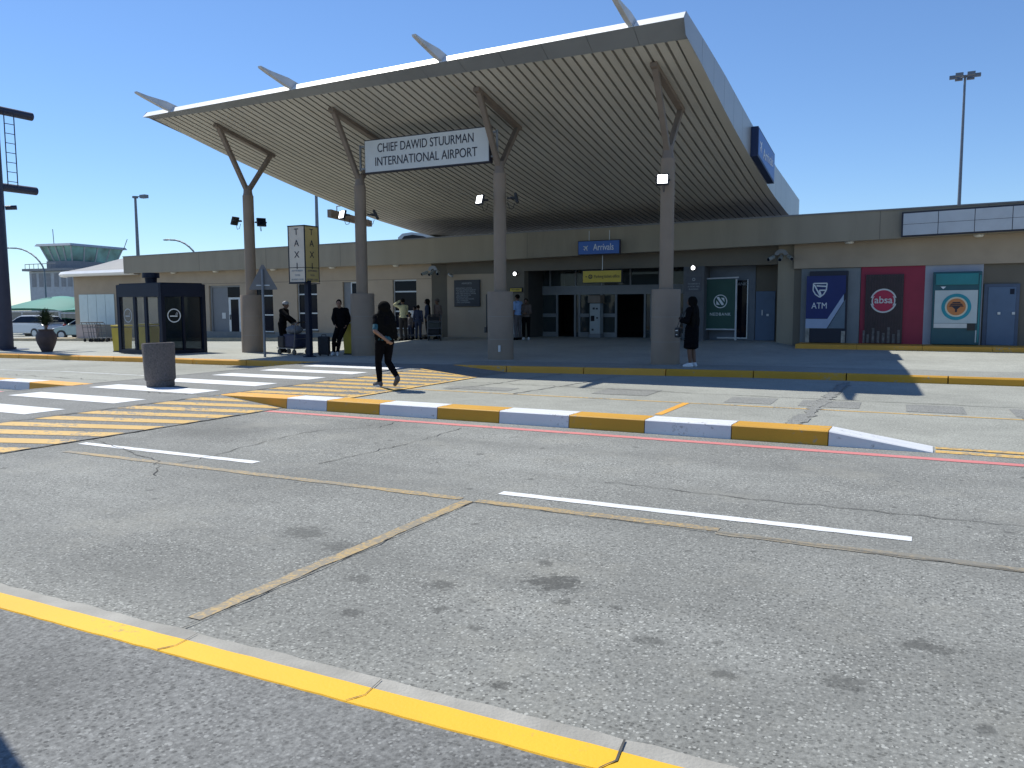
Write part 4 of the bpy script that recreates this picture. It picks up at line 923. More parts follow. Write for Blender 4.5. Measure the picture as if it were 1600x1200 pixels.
def emblem(p, q, f, z, r, m):
    d = (q-p).normalized(); c = p.lerp(q, f); n_ = Vector((d.y, -d.x)); mb = MB()
    if n_.dot(c) > 0: n_ = -n_
    c = c+n_*.02
    P = lambda u, v: (c.x+d.x*u, c.y+d.y*u, z+v)
    N = 32
    for i in range(N):
        a0, a1 = 2*math.pi*i/N, 2*math.pi*(i+1)/N; mb.quad(P(r*math.cos(a0), r*math.sin(a0)), P(r*math.cos(a1), r*math.sin(a1)), P(r*.86*math.cos(a1), r*.86*math.sin(a1)), P(r*.86*math.cos(a0), r*.86*math.sin(a0)))
    mb.quad(P(-.6*r, -.16*r), P(.5*r, -.16*r), P(.5*r, -.0*r), P(-.6*r, -.0*r))
    for (u, v, u2, v2) in ((.35, .08, .5, .25), (.5, .25, .35, .45), (.2, .12, .3, .3)): mb.quad(P(u*r, v*r), P((u+.08)*r, v*r), P((u2+.08)*r, v2*r), P(u2*r, v2*r))
    return mb.build('cigarette_emblem', m, t, world=True, fix=False)
emblem(A_, B_, .2, zb+1.28, .24, GREYTXT); emblem(B_, C_, .28, zb+1.28, .23, PALE)
# bins
def bin_(name, loc, w_, h, lab, rz=0, round_=False):
    t = thing(name, lab, 'bin', (*loc, zp(*loc)), rz, 'yellow bins on the pavement')
    if round_: MB().lathe((0, 0, .03), [(w_*.46, 0), (w_*.5, h)], 24).build('body', YBIN, t, smooth=True)
    else: MB().add([(sx*w_*f, sy*w_*f, z) for z, f in ((.03, .44), (h, .5)) for sx, sy in ((-1, -1), (1, -1), (1, 1), (-1, 1))], [(0, 3, 2, 1), (4, 5, 6, 7), (0, 1, 5, 4), (1, 2, 6, 5), (2, 3, 7, 6), (3, 0, 4, 7)]).build('body', YBIN, t, bevel=.02)
    MB().box(-w_*.53, w_*.53, -w_*.53, w_*.53, h+.03, h+.09).build('lid', YBIN, t, bevel=.02)
    MB().box(-w_*.46, w_*.46, -w_*.46, w_*.46, 0, .035).build('base', BLACK, t)
    return t
bin_('waste_bin', (-24.0, 19.35), .56, .92, 'yellow bin standing inside the glazed smoking kiosk', -.1)
bin_('waste_bin', (-26.05, 19.9), .5, .88, 'yellow bin standing left of and behind the smoking kiosk', 0)
bin_('waste_bin', (-16.1, 20.65), .56, .98, 'yellow bin beside the canopy column, behind the man leaning there', .1)
# concrete bin
t = thing('concrete_bin', 'stout round exposed aggregate concrete bin standing on the zebra crossing', 'bin', (-12.93, 10.66, .156))
bo = MB().lathe((0, 0, 0), [(.235, 0), (.25, .02), (.25, .11), (.275, .14), (.292, .8), (.28, .83), (.235, .835), (.22, .78), (.05, .76)], 36).build('body', CONCB, t, smooth=True)
t.rotation_euler = (0, math.radians(-1.5), 0)
# taxi sign
zb = zp(-16.5, 19)
t = thing('taxi_sign', 'tall four sided TAXI sign box, cream and yellow, on a navy post', 'sign', (-16.5, 18.98, zb))
MB().box(-.075, .075, -.075, .075, 0, 2.28).build('post', NAVY, t, bevel=.01); MB().lathe((0, 0, 0), [(.2, 0), (.2, .02), (.1, .05)], 20).build('base_plate', NAVY, t)
x0, x1, y0, y1, z0, z1 = -.58, .04, -.13, .47, 2.24, 3.88
fr = MB()
for X in (x0, x1):
    for Y in (y0, y1): fr.box(X-.013, X+.013, Y-.013, Y+.013, z0, z1)
fr.box(x0, x1, y0-.02, y0+.02, z0-.03, z0).box(x0-.02, x1+.02, y0-.02, y1+.02, z1, z1+.03).box(x0-.02, x1+.02, y0-.02, y1+.02, z0-.05, z0-.03)
fr.box(x0, x1, y0-.008, y0, z0+.42, z0+.435).box(x1, x1+.008, y0, y1, z0+.42, z0+.435)
fr.build('case_frame', NAVY, t)
MB().box(x0, x1, y0, y0+.02, z0, z1).box(x0, x0+.02, y0+.02, y1, z0, z1).build('cream_panel', CREAM, t)
MB().box(x1-.015, x1+.004, y0+.022, y1, z0, z1).box(x0+.02, x1-.02, y1-.02, y1, z0, z1).build('yellow_panel', YSIGN2, t)
for i, ch in enumerate('TAXI'):
    text(ch, .27, ((x0+x1)/2, y0-.004, z1-.17-.335*i), FACE, INK, t, world=False)
    text(ch, .27, (x1+.007, (y0+y1)/2, z1-.17-.335*i), (math.pi/2, 0, math.pi/2), INK, t, world=False)
for i, (ln, wd) in enumerate((('AUTHORISED', .42), ('TAXIS', .2), ('METERED TAXIS', .46))):
    text(ln, .075, ((x0+x1)/2, y0-.004, z0+.33-.13*i), FACE, GREYTXT, t, world=False, width=wd)
    text(ln, .075, (x1+.007, (y0+y1)/2, z0+.33-.13*i), (math.pi/2, 0, math.pi/2), STEEL, t, world=False, width=wd)
# warning triangle from behind
t = thing('triangular_sign', 'grey back of a triangular road sign on a thin pole at the kerb', 'road sign', (-17.75, 18.42, zp(-17.7, 18.4)))
MB().tube((0, 0, 0), (0, 0, 2.62), .038, .038, 12).build('pole', POLE, t, smooth=True)
yaw = .45; R3 = Matrix.Rotation(yaw, 3, 'Z')
tri = MB().prism([(-.42, 2.02), (.42, 2.02), (.42, 2.06), (.03, 2.76), (-.03, 2.76), (-.42, 2.06)], 'y', .045, .06); tri.v = [tuple(R3@Vector(v)) for v in tri.v]; tri.build('plate', mat('grey sign back', (.14, .14, .145), .5, .1), t)
cl = MB().bar((-.2, .04, 2.15), (.2, .04, 2.15), .03, .03); cl.v = [tuple(R3@Vector(v)) for v in cl.v]; cl.build('clamp', ALU, t)
# potted plant
zb = zp(-29.5, 19.3); t = thing('potted_plant', 'spiky palm like plant in a big brown clay pot near the kerb', 'potted plant', (-29.5, 19.3, zb))
MB().lathe((0, 0, 0), [(.18, 0), (.20, .05), (.31, .30), (.36, .48), (.345, .6), (.27, .72), (.25, .76), (.28, .80), (.24, .80), (.20, .75)], 32).build('pot', mat('brown clay', (.075, .052, .05), .7, .2, 5), t, smooth=True)
random.seed(5); lf = MB()
for i in range(330):
    a = random.uniform(0, 6.28); el = random.uniform(-.1, 1.45); L = random.uniform(.34, .58)
    d = Vector((math.cos(a)*math.cos(el), math.sin(a)*math.cos(el), math.sin(el))); s_ = d.cross(Vector((0, 0, 1))).normalized(); p = Vector((0, 0, .92+random.uniform(0, .28)))
    for k in range(7):
        q = p+d*L*(k+.5)/7-Vector((0, 0, .25))*(((k+.5)/7)**2)*L
        for sg in (-1, 1):
            e = q+s_*sg*.075*(1-k/9)+d*.05; lf.add([q-d*.02, e, q+d*.02], [(0, 1, 2)])
lf.build('foliage', mat('dark palm green', (.03, .05, .02), .7, .4, 8), t, fix=False)
MB().lathe((0, 0, 0), [(.05, .74), (.05, .95), (.03, 1.1)], 12).build('stem', STEEL, t)

t.scale = (1, 1, 1.06)

# gantry mast at the far left
zb = zp(-33.4, 20.3); t = thing('sign_mast', 'dark navy steel mast with two thick horizontal tubes and a ladder at the left edge', 'mast', (-33.5, 20.15, zb))
MB().tube((0, 0, 0), (0, 0, 13), .31, .27, 24).build('pole', GANT, t, smooth=True)
MB().lathe((0, 0, 0), [(.85, 0), (.85, .03), (.4, .05), (.4, .12)], 28).build('base_plate', GANT, t)
for z in (9.62, 6.58):
    ar = MB().tube((0, .1, z), (0, 1.7, z-.0), .165, .165, 20).build('arm', GANT, t, smooth=True)
    MB().tube((-.3, 0, z), (-4, 0, z), .2, .2, 20).build('arm', GANT, t, smooth=True)
ld = MB().bar((.3, .35, 6.6), (.3, .35, 9.6), .03, .03).bar((.3, .75, 6.6), (.3, .75, 9.6), .03, .03)
for i in range(8): ld.bar((.3, .35, 6.8+.38*i), (.3, .75, 6.8+.38*i), .025, .025)
ld.build('ladder', GANT, t)
MB().tube((.1, .3, 5.75), (.35, .62, 5.78), .09, .09, 14).bar((.1, .2, 5.6), (.1, .2, 5.95), .1, .1).build('spotlight', GANT, t)
# tall post outside the left edge of the photo whose shadow crosses the corner
t = thing('near_post', 'dark post standing just left of the view whose shadow falls across the near pavement', 'post', (-4.65, 2.12, .1))
MB().tube((0, 0, 0), (0, 0, 3.4), .10, .10, 16).build('shaft', GANT, t, smooth=True)

# ------------------------------------------------------------------ far left wing with curved roof
YL = 31.0
def LX(px, Y=YL): return atY(px, 480, Y)[0]
def LZ(px, py, Y=YL): return atY(px, py, Y)[2]
t = thing('curved_roof_wing', 'low wing with rounded white roof edge and white glazed panels left of the terminal', 'building', (LX(150), YL, -.2))
MB().quad((LX(117), YL, LZ(140, 530)), (XL+.6, YL, LZ(140, 530)), (XL+.6, YL, 3.5), (LX(117), YL, 3.5)).build('wall', WALL, t, world=True, fix=False)
MB().quad((LX(117), YL, -.6), (LX(117), 45, -.6), (LX(117), 45, 3.5), (LX(117), YL, 3.5)).build('wall', WALL, t, world=True, fix=False)
N = 30; rx = (XL+.3-LX(84))
pr = MB(); vs = []
x84 = LX(84, YL-.4)
for i in range(N+1):
    u = i/N; X = x84+(XL+.35-x84)*u; y0 = YL-.9+1.6*(1-u)**2*(1 if u < .5 else 1)*.6
    y0 = YL-.9+1.1*(max(0, .25-u)/.25)**2
    z0 = LZ(150, 431, YL)-.02; hh = .26+.02*u; zt_ = z0+hh+.0; zr = z0+hh+ .85*math.sin(min(1, u*1.25)*math.pi/2)
    vs += [(X, y0+.5, z0-.02), (X, y0+.1, z0), (X, y0, z0+hh*.45), (X, y0+.12, zt_), (X, y0+2.0, zr), (X, 45, zr+.3)]
pr.add(vs, [(i*6+j, (i+1)*6+j, (i+1)*6+j+1, i*6+j+1) for i in range(N) for j in range(5)])
for i, _ in enumerate(pr.f): pr.mi[i] = 1 if i % 5 in (3, 4) else 0
pr.build('roof', [FWHT, mat('grey dome sheeting', (.15, .155, .17), .6, .1)], t, world=True, fix=False)
MB().quad((x84+.3, YL+2, LZ(150, 431)), (XL+.4, YL-.4, LZ(150, 431)), (XL+.4, 40, LZ(150, 431)), (x84+.3, 40, LZ(150, 431))).build('soffit', mat('grey soffit', (.3, .29, .27), .8), t, world=True, fix=False)
a, b, c, d = W(125, 460, 180, 507, YL)
wp = mat('white translucent panel', (.58, .68, .68), .3, .05)
for i in range(4):
    xa = a+(b-a)*i/4+.015; xb = a+(b-a)*(i+1)/4-.015; MB().box(xa, xb, YL-.04, YL-.01, c, d).build('glazed_panel', wp, t, world=True)
a, b, c, d = W(122, 508, 153, 529, YL-1.5)
t = thing('low_wall', 'low pinkish plaster wall in front of the white glazed panels', 'wall', ((a+b)/2, YL-1.5, zp(-45, 29)))
MB().box(a, b, YL-1.6, YL-1.4, -.6, d).build('panel', mat('pink plaster', (.45, .36, .33), .85, .06), t, world=True)
MB().box(a-.02, b+.02, YL-1.63, YL-1.37, d+.001, d+.05).build('coping', CONC, t, world=True)

# luggage trolleys
def make_trolley(name='luggage_trolley'):
    t = bpy.data.objects.new(name, None); link(t); g = mat('trolley steel', (.13, .135, .15), .4, .1, metal=.5)
    MB().bar((-.25, -.45, .2), (-.25, .45, .2), .03, .03).bar((.25, -.45, .2), (.25, .45, .2), .03, .03).bar((-.25, .45, .2), (.25, .45, .2), .03, .03).bar((-.25, -.1, .2), (.25, -.1, .2), .03, .03).bar((-.25, -.45, .2), (.25, -.45, .2), .03, .03).bar((-.2, -.42, .215), (-.2, .42, .215), .1, .01).bar((0, -.42, .215), (0, .42, .215), .1, .01).build('base_frame', g, t)
    MB().path([(-.27, -.42, .2), (-.27, -.52, .95), (-.25, -.6, 1.02), (.25, -.6, 1.02), (.27, -.52, .95), (.27, -.42, .2)], .016).bar((-.27, -.46, .5), (.27, -.46, .5), .02, .02).bar((-.27, -.49, .75), (.27, -.49, .75), .02, .02).build('back_frame', g, t)
    MB().tube((-.24, -.61, 1.02), (.24, -.61, 1.02), .026).build('handle', BLACK, t)
    MB().path([(-.2, -.5, .78), (-.2, -.28, .8), (.2, -.28, .8), (.2, -.5, .78)], .01, 6).build('basket', g, t)
    for x, y in ((-.25, -.4), (.25, -.4), (-.18, .42), (.18, .42)):
        wh = MB().tube((x-.02, y, .085), (x+.02, y, .085), .085, .085, 18).build('wheel', BLACK, t); MB().bar((x, y, .085), (x, y, .2), .05, .02).build('fork', g, wh)
    return t
T0 = make_trolley(); T0.location = (-17.95, 19.85, zp(-17.95, 19.85)); T0.rotation_euler = (0, 0, math.radians(80))
tag(T0, 'luggage trolley loaded with dark bags beside the taxi sign post', 'luggage trolley', 'luggage trolleys')
def put_trolley(x, y, rz, lab, z=None):
    c = copy_tree(T0); c.location = (x, y, zp(x, y) if z is None else z); c.rotation_euler = (0, 0, rz); c['label'] = lab; return c
p = atY(682, 530, 28.0); put_trolley(p[0]-.05, 27.9, math.radians(35), 'luggage trolley stacked with bags beside the family at the wall corner')
p = atY(645, 530, 28.6); put_trolley(p[0], 28.7, math.radians(-80), 'luggage trolley behind the person in the yellow shirt')
p = atY(622, 530, 28.7); put_trolley(p[0], 28.7, math.radians(-75), 'luggage trolley left of the person in the yellow shirt')
for i, px in enumerate((158, 166, 174, 181)):
    p = atY(px, 522, 29.0)
    put_trolley(p[0], 28.6, math.radians(8), ['empty trolley nearest the low pink wall', 'second empty trolley from the low pink wall', 'third empty trolley from the low pink wall', 'empty trolley at the end of the row, nearest the kiosk'][i])
# bags
def suitcase(loc, rz, w_, d_, h, m, lab, flat=False, wheels=True, z=None):
    t = thing('suitcase', lab, 'suitcase', (loc[0], loc[1], zp(loc[0], loc[1]) if z is None else z), rz)
    b = .04 if wheels else 0
    MB().box(-w_/2, w_/2, -d_/2, d_/2, b, b+h).build('shell', m, t, bevel=.035)
    for k in range(5): pass
    MB().path([(-w_*.2, 0, b+h), (-w_*.2, 0, b+h+.05), (w_*.2, 0, b+h+.05), (w_*.2, 0, b+h)], .012, 6).build('handle', BLACK, t)
    if wheels: 
        for sx in (-1, 1): MB().tube((sx*w_*.38-.015, 0, .035), (sx*w_*.38+.015, 0, .035), .035, .035, 12).build('wheel', BLACK, t)
    MB().box(-w_*.38, w_*.38, -d_/2-.012, -d_/2+.01, b+h*.12, b+h*.6).build('front_pocket', m, t, bevel=.008)
    return t
def duffel(loc, rz, L, r, m, lab, z):
    t = thing('duffel_bag', lab, 'bag', (loc[0], loc[1], z), rz)
    MB().ell((0, 0, r*.8), (L/2, r, r*.85), None, 20, 12).build('body', m, t, smooth=True)
    MB().path([(-L*.2, 0, r*1.5), (-L*.12, 0, r*2.0), (L*.12, 0, r*2.0), (L*.2, 0, r*1.5)], .012, 6).build('strap', BLACK, t)
    return t
NV = mat('navy nylon', (.018, .022, .055), .7, .2, 8); BK = mat('black nylon', (.014, .014, .018), .7, .3, 8); GB = mat('grey nylon', (.12, .13, .15), .7, .2, 8); DG = mat('dark olive nylon', (.05, .055, .05), .7, .2, 8)
suitcase((-16.42, 19.55), math.radians(20), .34, .22, .56, BK, 'small black upright suitcase standing beside the leaning man')
z0 = T0.location.z+.225
suitcase((-17.8, 19.85), math.radians(80), .5, .62, .42, NV, 'big navy suitcase lying on the loaded trolley beside the taxi sign', wheels=False, z=z0)
suitcase((-18.2, 19.82), math.radians(80), .42, .3, .36, BK, 'black bag at the front of the loaded trolley beside the taxi sign', wheels=False, z=z0)
duffel((-17.85, 19.85), math.radians(5), .62, .17, GB, 'grey duffel bag on top of the navy suitcase', z0+.42)
p = atY(682, 530, 28.0); zz0 = zp(p[0], 27.9)+.225
suitcase((p[0]-.1, 27.9), math.radians(35), .5, .55, .26, BK, 'black suitcase lowest on the trolley by the wall corner', wheels=False, z=zz0)
suitcase((p[0]-.08, 27.92), math.radians(30), .52, .5, .24, DG, 'olive case in the middle of the pile on the corner trolley', wheels=False, z=zz0+.27)
suitcase((p[0]-.1, 27.9), math.radians(38), .48, .5, .22, BK, 'black case on top of the pile on the corner trolley', wheels=False, z=zz0+.52)

# ------------------------------------------------------------------ background
def lamp_post(base, h, arm, lab, rz):
    t = thing('street_lamp', lab, 'street lamp', base, rz, 'curved street lamps beyond the terminal')
    pts = [(0, 0, 0), (0, 0, h*.72)]
    for i in range(1, 9): u = i/8; pts.append((-arm*(u**1.5), 0, h*.72+h*.28*math.sin(u*math.pi/2)))
    mb = MB()
    for a, b in zip(pts, pts[1:]): mb.tube(a, b, .07, .06, 10)
    mb.build('pole', POLE, t, smooth=True)
    MB().ell((-arm-.35, 0, h+.02), (.42, .12, .07)).build('head', POLE, t, smooth=True)
lamp_post((-49.6, 45.0, -.5), 7.4, 3.2, 'curved street lamp rising behind the terminal roof above the kiosk', 0)
lamp_post((-68.5, 45.0, -.7), 7.7, 4.6, 'curved street lamp in front of the control tower, arm to the left', 0)
def high_mast(base, h, lab, crown=True):
    t = thing('high_mast', lab, 'light mast', base, 0, 'tall light masts')
    MB().tube((0, 0, 0), (0, 0, h), .26, .12, 14).build('pole', POLE, t, smooth=True)
    MB().lathe((0, 0, h), [(.3, -.2), (.3, .0)], 14).build('head', POLE, t)
    for a in range(6 if crown else 1):
        an = a*math.pi/3; x, y = 1.2*math.cos(an), 1.2*math.sin(an)
        if not crown: x, y = 1.1, .2
        lm = MB().box(x-.4, x+.4, y-.25, y+.25, h-.25, h+.1).build('floodlight', POLE, t); MB().bar((0, 0, h-.05), (x, y, h-.05), .08, .08).build('arm', POLE, lm)
p = atY(1508, 118, 110); high_mast((p[0]-.0, 110, 0), p[2], 'tall pale light mast with a crown of floodlights above the right wing')
p = atY(207, 292, 60); high_mast((p[0]+.35, 60, -1), p[2], 'tall slim light mast left of the canopy with one small head', False)
p = atY(493, 265, 60); high_mast((p[0], 60, -1), p[2], 'slim light mast rising between the taxi sign and the canopy edge', False)
for px, py, Y, h in (): pass
# control tower
t = thing('control_tower', 'airport control tower with slanted green glazed cab beyond the car park', 'control tower', (-89, 64, -1))
Rt = math.radians(10); cx, cy = -90.0, 64.0
def rect(hw, hd, z): 
    return [(cx+a*math.cos(Rt)-b*math.sin(Rt), cy+a*math.sin(Rt)+b*math.cos(Rt), z) for a, b in ((-hw, -hd), (hw, -hd), (hw, hd), (-hw, hd))]
def frust(w0, d0, z0, w1, d1, z1): return MB().add(rect(w0, d0, z0)+rect(w1, d1, z1), [(0, 3, 2, 1), (4, 5, 6, 7), (0, 1, 5, 4), (1, 2, 6, 5), (2, 3, 7, 6), (3, 0, 4, 7)])
TG = mat('tower grey cladding', (.42, .45, .48), .6, .08); TG2 = mat('tower dark cladding', (.24, .25, .265), .6, .1)
k_ = 66/62.
z_ = lambda py: atY(110, py, 64)[2]
frust(3.2, 4.7, -1, 3.2, 4.7, z_(427)).build('body', TG, t, world=True)
frust(3.7, 5.2, z_(426.5), 3.7, 5.2, z_(423)).build('lower_roof', TG2, t, world=True)
frust(1.9, 3.45, z_(423), 1.9, 3.45, z_(411)).build('cab_base', TG2, t, world=True)
frust(1.7, 3.3, z_(411), 2.2, 3.9, z_(389)).build('cab_glass', mat('green cab glass', (.14, .33, .30), .15, .65, .5, spec=.8), t, world=True)
cab = frust(2.6, 4.35, z_(389), 2.45, 4.2, z_(385.5)).build('cab_roof', TG, t, world=True)
lo, hi = rect(1.72, 3.32, z_(411)), rect(2.22, 3.92, z_(389))
for i in range(4):
    for f in (0, .25, .5, .75):
        a = Vector(lo[i]).lerp(Vector(lo[(i+1) % 4]), f); b = Vector(hi[i]).lerp(Vector(hi[(i+1) % 4]), f); MB().bar(a, b, .14, .14).build('cab_mullion', mat('pale mullion', (.4, .43, .45), .5), t, world=True)
mb = MB(); lo, hi = rect(3.23, 4.73, z_(450)), rect(3.23, 4.73, z_(430))
q = rect(5.63, 4.23, 0)
for i in (0, 3):
    for f in (.06, .22, .38, .56, .72, .86):
        a = Vector(lo[i]).lerp(Vector(lo[(i+1) % 4]), f); b = Vector(lo[i]).lerp(Vector(lo[(i+1) % 4]), f+.1); mb.add([a, b, (b.x, b.y, hi[0][2]), (a.x, a.y, hi[0][2])], [(0, 1, 2, 3)])
mb.build('window', TG2, t, world=True, fix=False)
MB().tube((cx-.8, cy-3, z_(387)), (cx-.9, cy-3, z_(362)), .04).build('aerial', POLE, t, world=True); MB().tube((cx+2, cy+4, z_(390)), (cx+2.3, cy+4.4, z_(372)), .04).build('aerial', POLE, t, world=True); mb = MB()
for i in range(8): mb.tube((cx-3+i*.8, cy-5.2, z_(423)), (cx-3+i*.8, cy-5.2, z_(416)), .03)
mb.tube((cx-3, cy-5.2, z_(416)), (cx+2.6, cy-5.2, z_(416)), .04); mb.build('railing', POLE, t, world=True)
# shade net carports
NET = mat('green shade net', (.012, .19, .15), .7, .12, .4)
def carport(px0, px1, Y, zt_, zb_, depth, lab):
    X0, X1 = atY(px0, 480, Y)[0], atY(px1, 480, Y)[0]; t = thing('shade_net', lab, 'carport', ((X0+X1)/2, Y, -.6), 0, 'green shade net carports')
    N = 16; mb = MB(); vs = []
    for i in range(N+1):
        for j in range(9):
            u, v = i/N, j/8; s_ = abs(math.sin(u*math.pi)); vs.append((X0+(X1-X0)*u, Y+depth*v, zb_+(zt_-zb_)*(s_**.7)*(1-.75*abs(2*v-1)**1.5)+.15*(1-s_)))
    mb.add(vs, [(i*9+j, (i+1)*9+j, (i+1)*9+j+1, i*9+j+1) for i in range(N) for j in range(8)]); mb.build('net', NET, t, world=True, smooth=True, fix=False)
    mb = MB()
    for X in (X0, (X0+X1)/2, X1):
        for y in (Y, Y+depth): mb.tube((X, y, -1), (X, y, zb_+.1), .06, .06, 10)
        mb.bar((X, Y, zb_+.06), (X, Y+depth, zb_+.06), .08, .08)
    mb.bar((X0, Y, zb_+.06), (X1, Y, zb_+.06), .09, .09).bar((X0, Y+depth, zb_+.06), (X1, Y+depth, zb_+.06), .09, .09).build('steel_frame', mat('white steel', (.5, .52, .52), .5), t, world=True)
zt_, zb_ = atY(60, 462, 43)[2], atY(60, 488, 43)[2]
carport(-20, 92, 42, zt_, zb_, 7, 'large domed green shade net over the white car behind the potted plant')
carport(94, 150, 40, zt_-.15, zb_-.1, 7, 'smaller green shade net beside the white glazed panels')
# hedge/wall behind cars
t = thing('boundary_wall', 'long grey wall with railings behind the parked cars', 'wall', (-70, 52, -1)); MB().box(-110, -45, 52, 52.3, -1.2, 1.25).build('panel', mat('grey wall', (.22, .215, .19), .9, .15, 2), t, world=True); MB().box(-110, -45, 51.95, 52.35, 1.251, 1.35).build('coping', CONC, t, world=True)
# cars
def make_car(paint_m, van=False):
    t = bpy.data.objects.new('parked_car', None); link(t)
    low = [(-2.2, .32), (-2.22, .62), (-2.12, .86), (-1.9, .96), (-.6, 1.0), (.95, .98), (1.7, .86), (2.08, .72), (2.16, .5), (2.12, .3)]
    top = [(-2.02, .96), (-1.72, 1.42), (-1.0, 1.52), (.1, 1.5), (.42, 1.4), (1.12, .96)]
    def loft(poly, hw0, hw1, zmin, zmax):
        n = len(poly); f = lambda z: hw0+(hw1-hw0)*max(0, (z-zmin)/(zmax-zmin)); vs = [(x, -f(z), z) for x, z in poly]+[(x, f(z), z) for x, z in poly]
        return MB().add(vs, [tuple(range(n)), tuple(range(2*n-1, n-1, -1))]+[(i, (i+1) % n, n+(i+1) % n, n+i) for i in range(n)])
    loft(low, .9, .86, .3, 1.0).build('body', paint_m, t, bevel=.07)
    cb = loft(top, .83, .64, .96, 1.52).build('cabin', paint_m, t, bevel=.05)
    win = [(-1.86, 1.02), (-1.64, 1.38), (-.98, 1.45), (.05, 1.43), (.36, 1.34), (.92, 1.02)]
    for s in (-1, 1):
        MB().add([(x, s*(.85-.19*(z-.96)/.56), z) for x, z in win], [tuple(range(len(win)))]).build('side_window', DGLASS, t, fix=False)
        hl = MB().ell((2.04, s*.62, .70), (.12, .2, .09)).build('headlight', WSIGN, t, smooth=True)
        MB().ell((-2.14, s*.68, .80), (.07, .14, .12)).build('tail_light', mat('red lens', (.3, .01, .01), .3), t, smooth=True)
        MB().ell((.75, s*.98, 1.02), (.09, .1, .07)).build('mirror', paint_m, t, smooth=True)
        for x in (-1.35, 1.38):
            wh = MB().tube((x, s*.72, .33), (x, s*.915, .33), .33, .33, 24).build('wheel', BLACK, t); MB().tube((x, s*.916, .33), (x, s*.925, .33), .21, .19, 14).build('rim', ALU, wh)
    MB().add([(.46, -.62, 1.395), (1.1, -.78, 1.0), (1.1, .78, 1.0), (.46, .62, 1.395)], [(0, 1, 2, 3)]).build('windscreen', DGLASS, t, fix=False).location = (.02, 0, .012)
    MB().add([(-1.74, -.6, 1.4), (-2.0, -.76, 1.02), (-2.0, .76, 1.02), (-1.74, .6, 1.4)], [(3, 2, 1, 0)]).build('rear_window', DGLASS, t, fix=False).location = (-.02, 0, .012)
    MB().box(2.1, 2.17, -.4, .4, .5, .62).box(2.1, 2.16, -.5, .5, .34, .44).build('grille', BLACK, t)
    return t
CW = mat('white car paint', (.62, .64, .66), .25, .02); CS = mat('silver green car paint', (.36, .42, .40), .25, .04, metal=.4); CD = mat('dark car paint', (.05, .06, .07), .25, .05)
c1 = make_car(CW); p = atY(48, 527, 39); c1.location = (p[0]+1.0, 38.5, zs(p[0])+.05); c1.rotation_euler = (0, 0, math.radians(182)); c1.scale = (1.25, 1.1, 1.12)
tag(c1, 'large white car side on, behind the potted plant', 'car', 'cars parked beyond the plaza')
c2 = make_car(CS); p = atY(112, 527, 37); c2.location = (p[0]+3.3, 36.0, zs(p[0])+.03); c2.rotation_euler = (0, 0, math.radians(203))
tag(c2, 'pale silver hatchback with its front showing beside the low pink wall', 'car', 'cars parked beyond the plaza')
c3 = make_car(CD); p = atY(92, 522, 45); c3.location = (p[0]+.6, 44, zs(p[0])); c3.rotation_euler = (0, 0, math.radians(200))
tag(c3, 'dark car between the white car and the silver hatchback', 'car', 'cars parked beyond the plaza')
#PEOPLE
# ------------------------------------------------------------------ people
def remesh(mb, vox, smooth_it=4):
    me = bpy.data.meshes.new('tmp'); me.from_pydata(mb.v, [], mb.f)
    b = bmesh.new(); b.from_mesh(me); bmesh.ops.recalc_face_normals(b, faces=b.faces); b.to_mesh(me); b.free()
    o = link(bpy.data.objects.new('tmp', me)); r = o.modifiers.new('r', 'REMESH'); r.mode = 'VOXEL'; r.voxel_size = vox
    s = o.modifiers.new('s', 'SMOOTH'); s.factor = .5; s.iterations = smooth_it
    bpy.context.view_layer.update()
    out = bpy.data.meshes.new_from_object(o.evaluated_get(bpy.context.evaluated_depsgraph_get())); bpy.data.objects.remove(o)
    for p in out.polygons: p.use_smooth = True
    return out
SK = mat('brown skin', (.13, .065, .04), .5, .08, 20); SK2 = mat('light brown skin', (.27, .15, .10), .5, .08, 20); HAIRM = mat('black hair', (.005, .0045, .004), .85, .4, 30, spec=.1)
SOLE = mat('white sneaker', (.62, .64, .66), .6, .05); BLK = mat('black cloth', (.005, .005, .0065), .95, .25, 12, .3, 60, spec=.08); BLU = mat('light blue shirt', (.20, .33, .58), .8, .1, 10)
YLW = mat('pale yellow shirt', (.56, .52, .30), .8, .1, 10); NVC = mat('navy cloth', (.02, .03, .06), .9, .2, 10); BRC = mat('brown cloth', (.10, .075, .065), .9, .2, 10); GRC = mat('grey cloth', (.10, .09, .095), .9, .2, 10)
TEALC = mat('teal cloth', (.02, .09, .12), .8, .2, 10); WHC = mat('white cloth', (.6, .62, .64), .8, .1, 10)
BASE = dict(pel=(0, 0, .95), ch=(0, .0, 1.24), nk=(0, -.01, 1.45), hd=(0, .025, 1.60),
            sR=(.165, 0, 1.39), eR=(.215, -.03, 1.12), wR=(.225, .04, .88), sL=(-.165, 0, 1.39), eL=(-.215, -.03, 1.12), wL=(-.225, .04, .88),
            hR=(.09, 0, .90), kR=(.10, .02, .50), aR=(.10, -.03, .09), tR=(.115, .13, .035), hL=(-.09, 0, .90), kL=(-.10, .02, .50), aL=(-.10, -.03, .09), tL=(-.115, .13, .035))
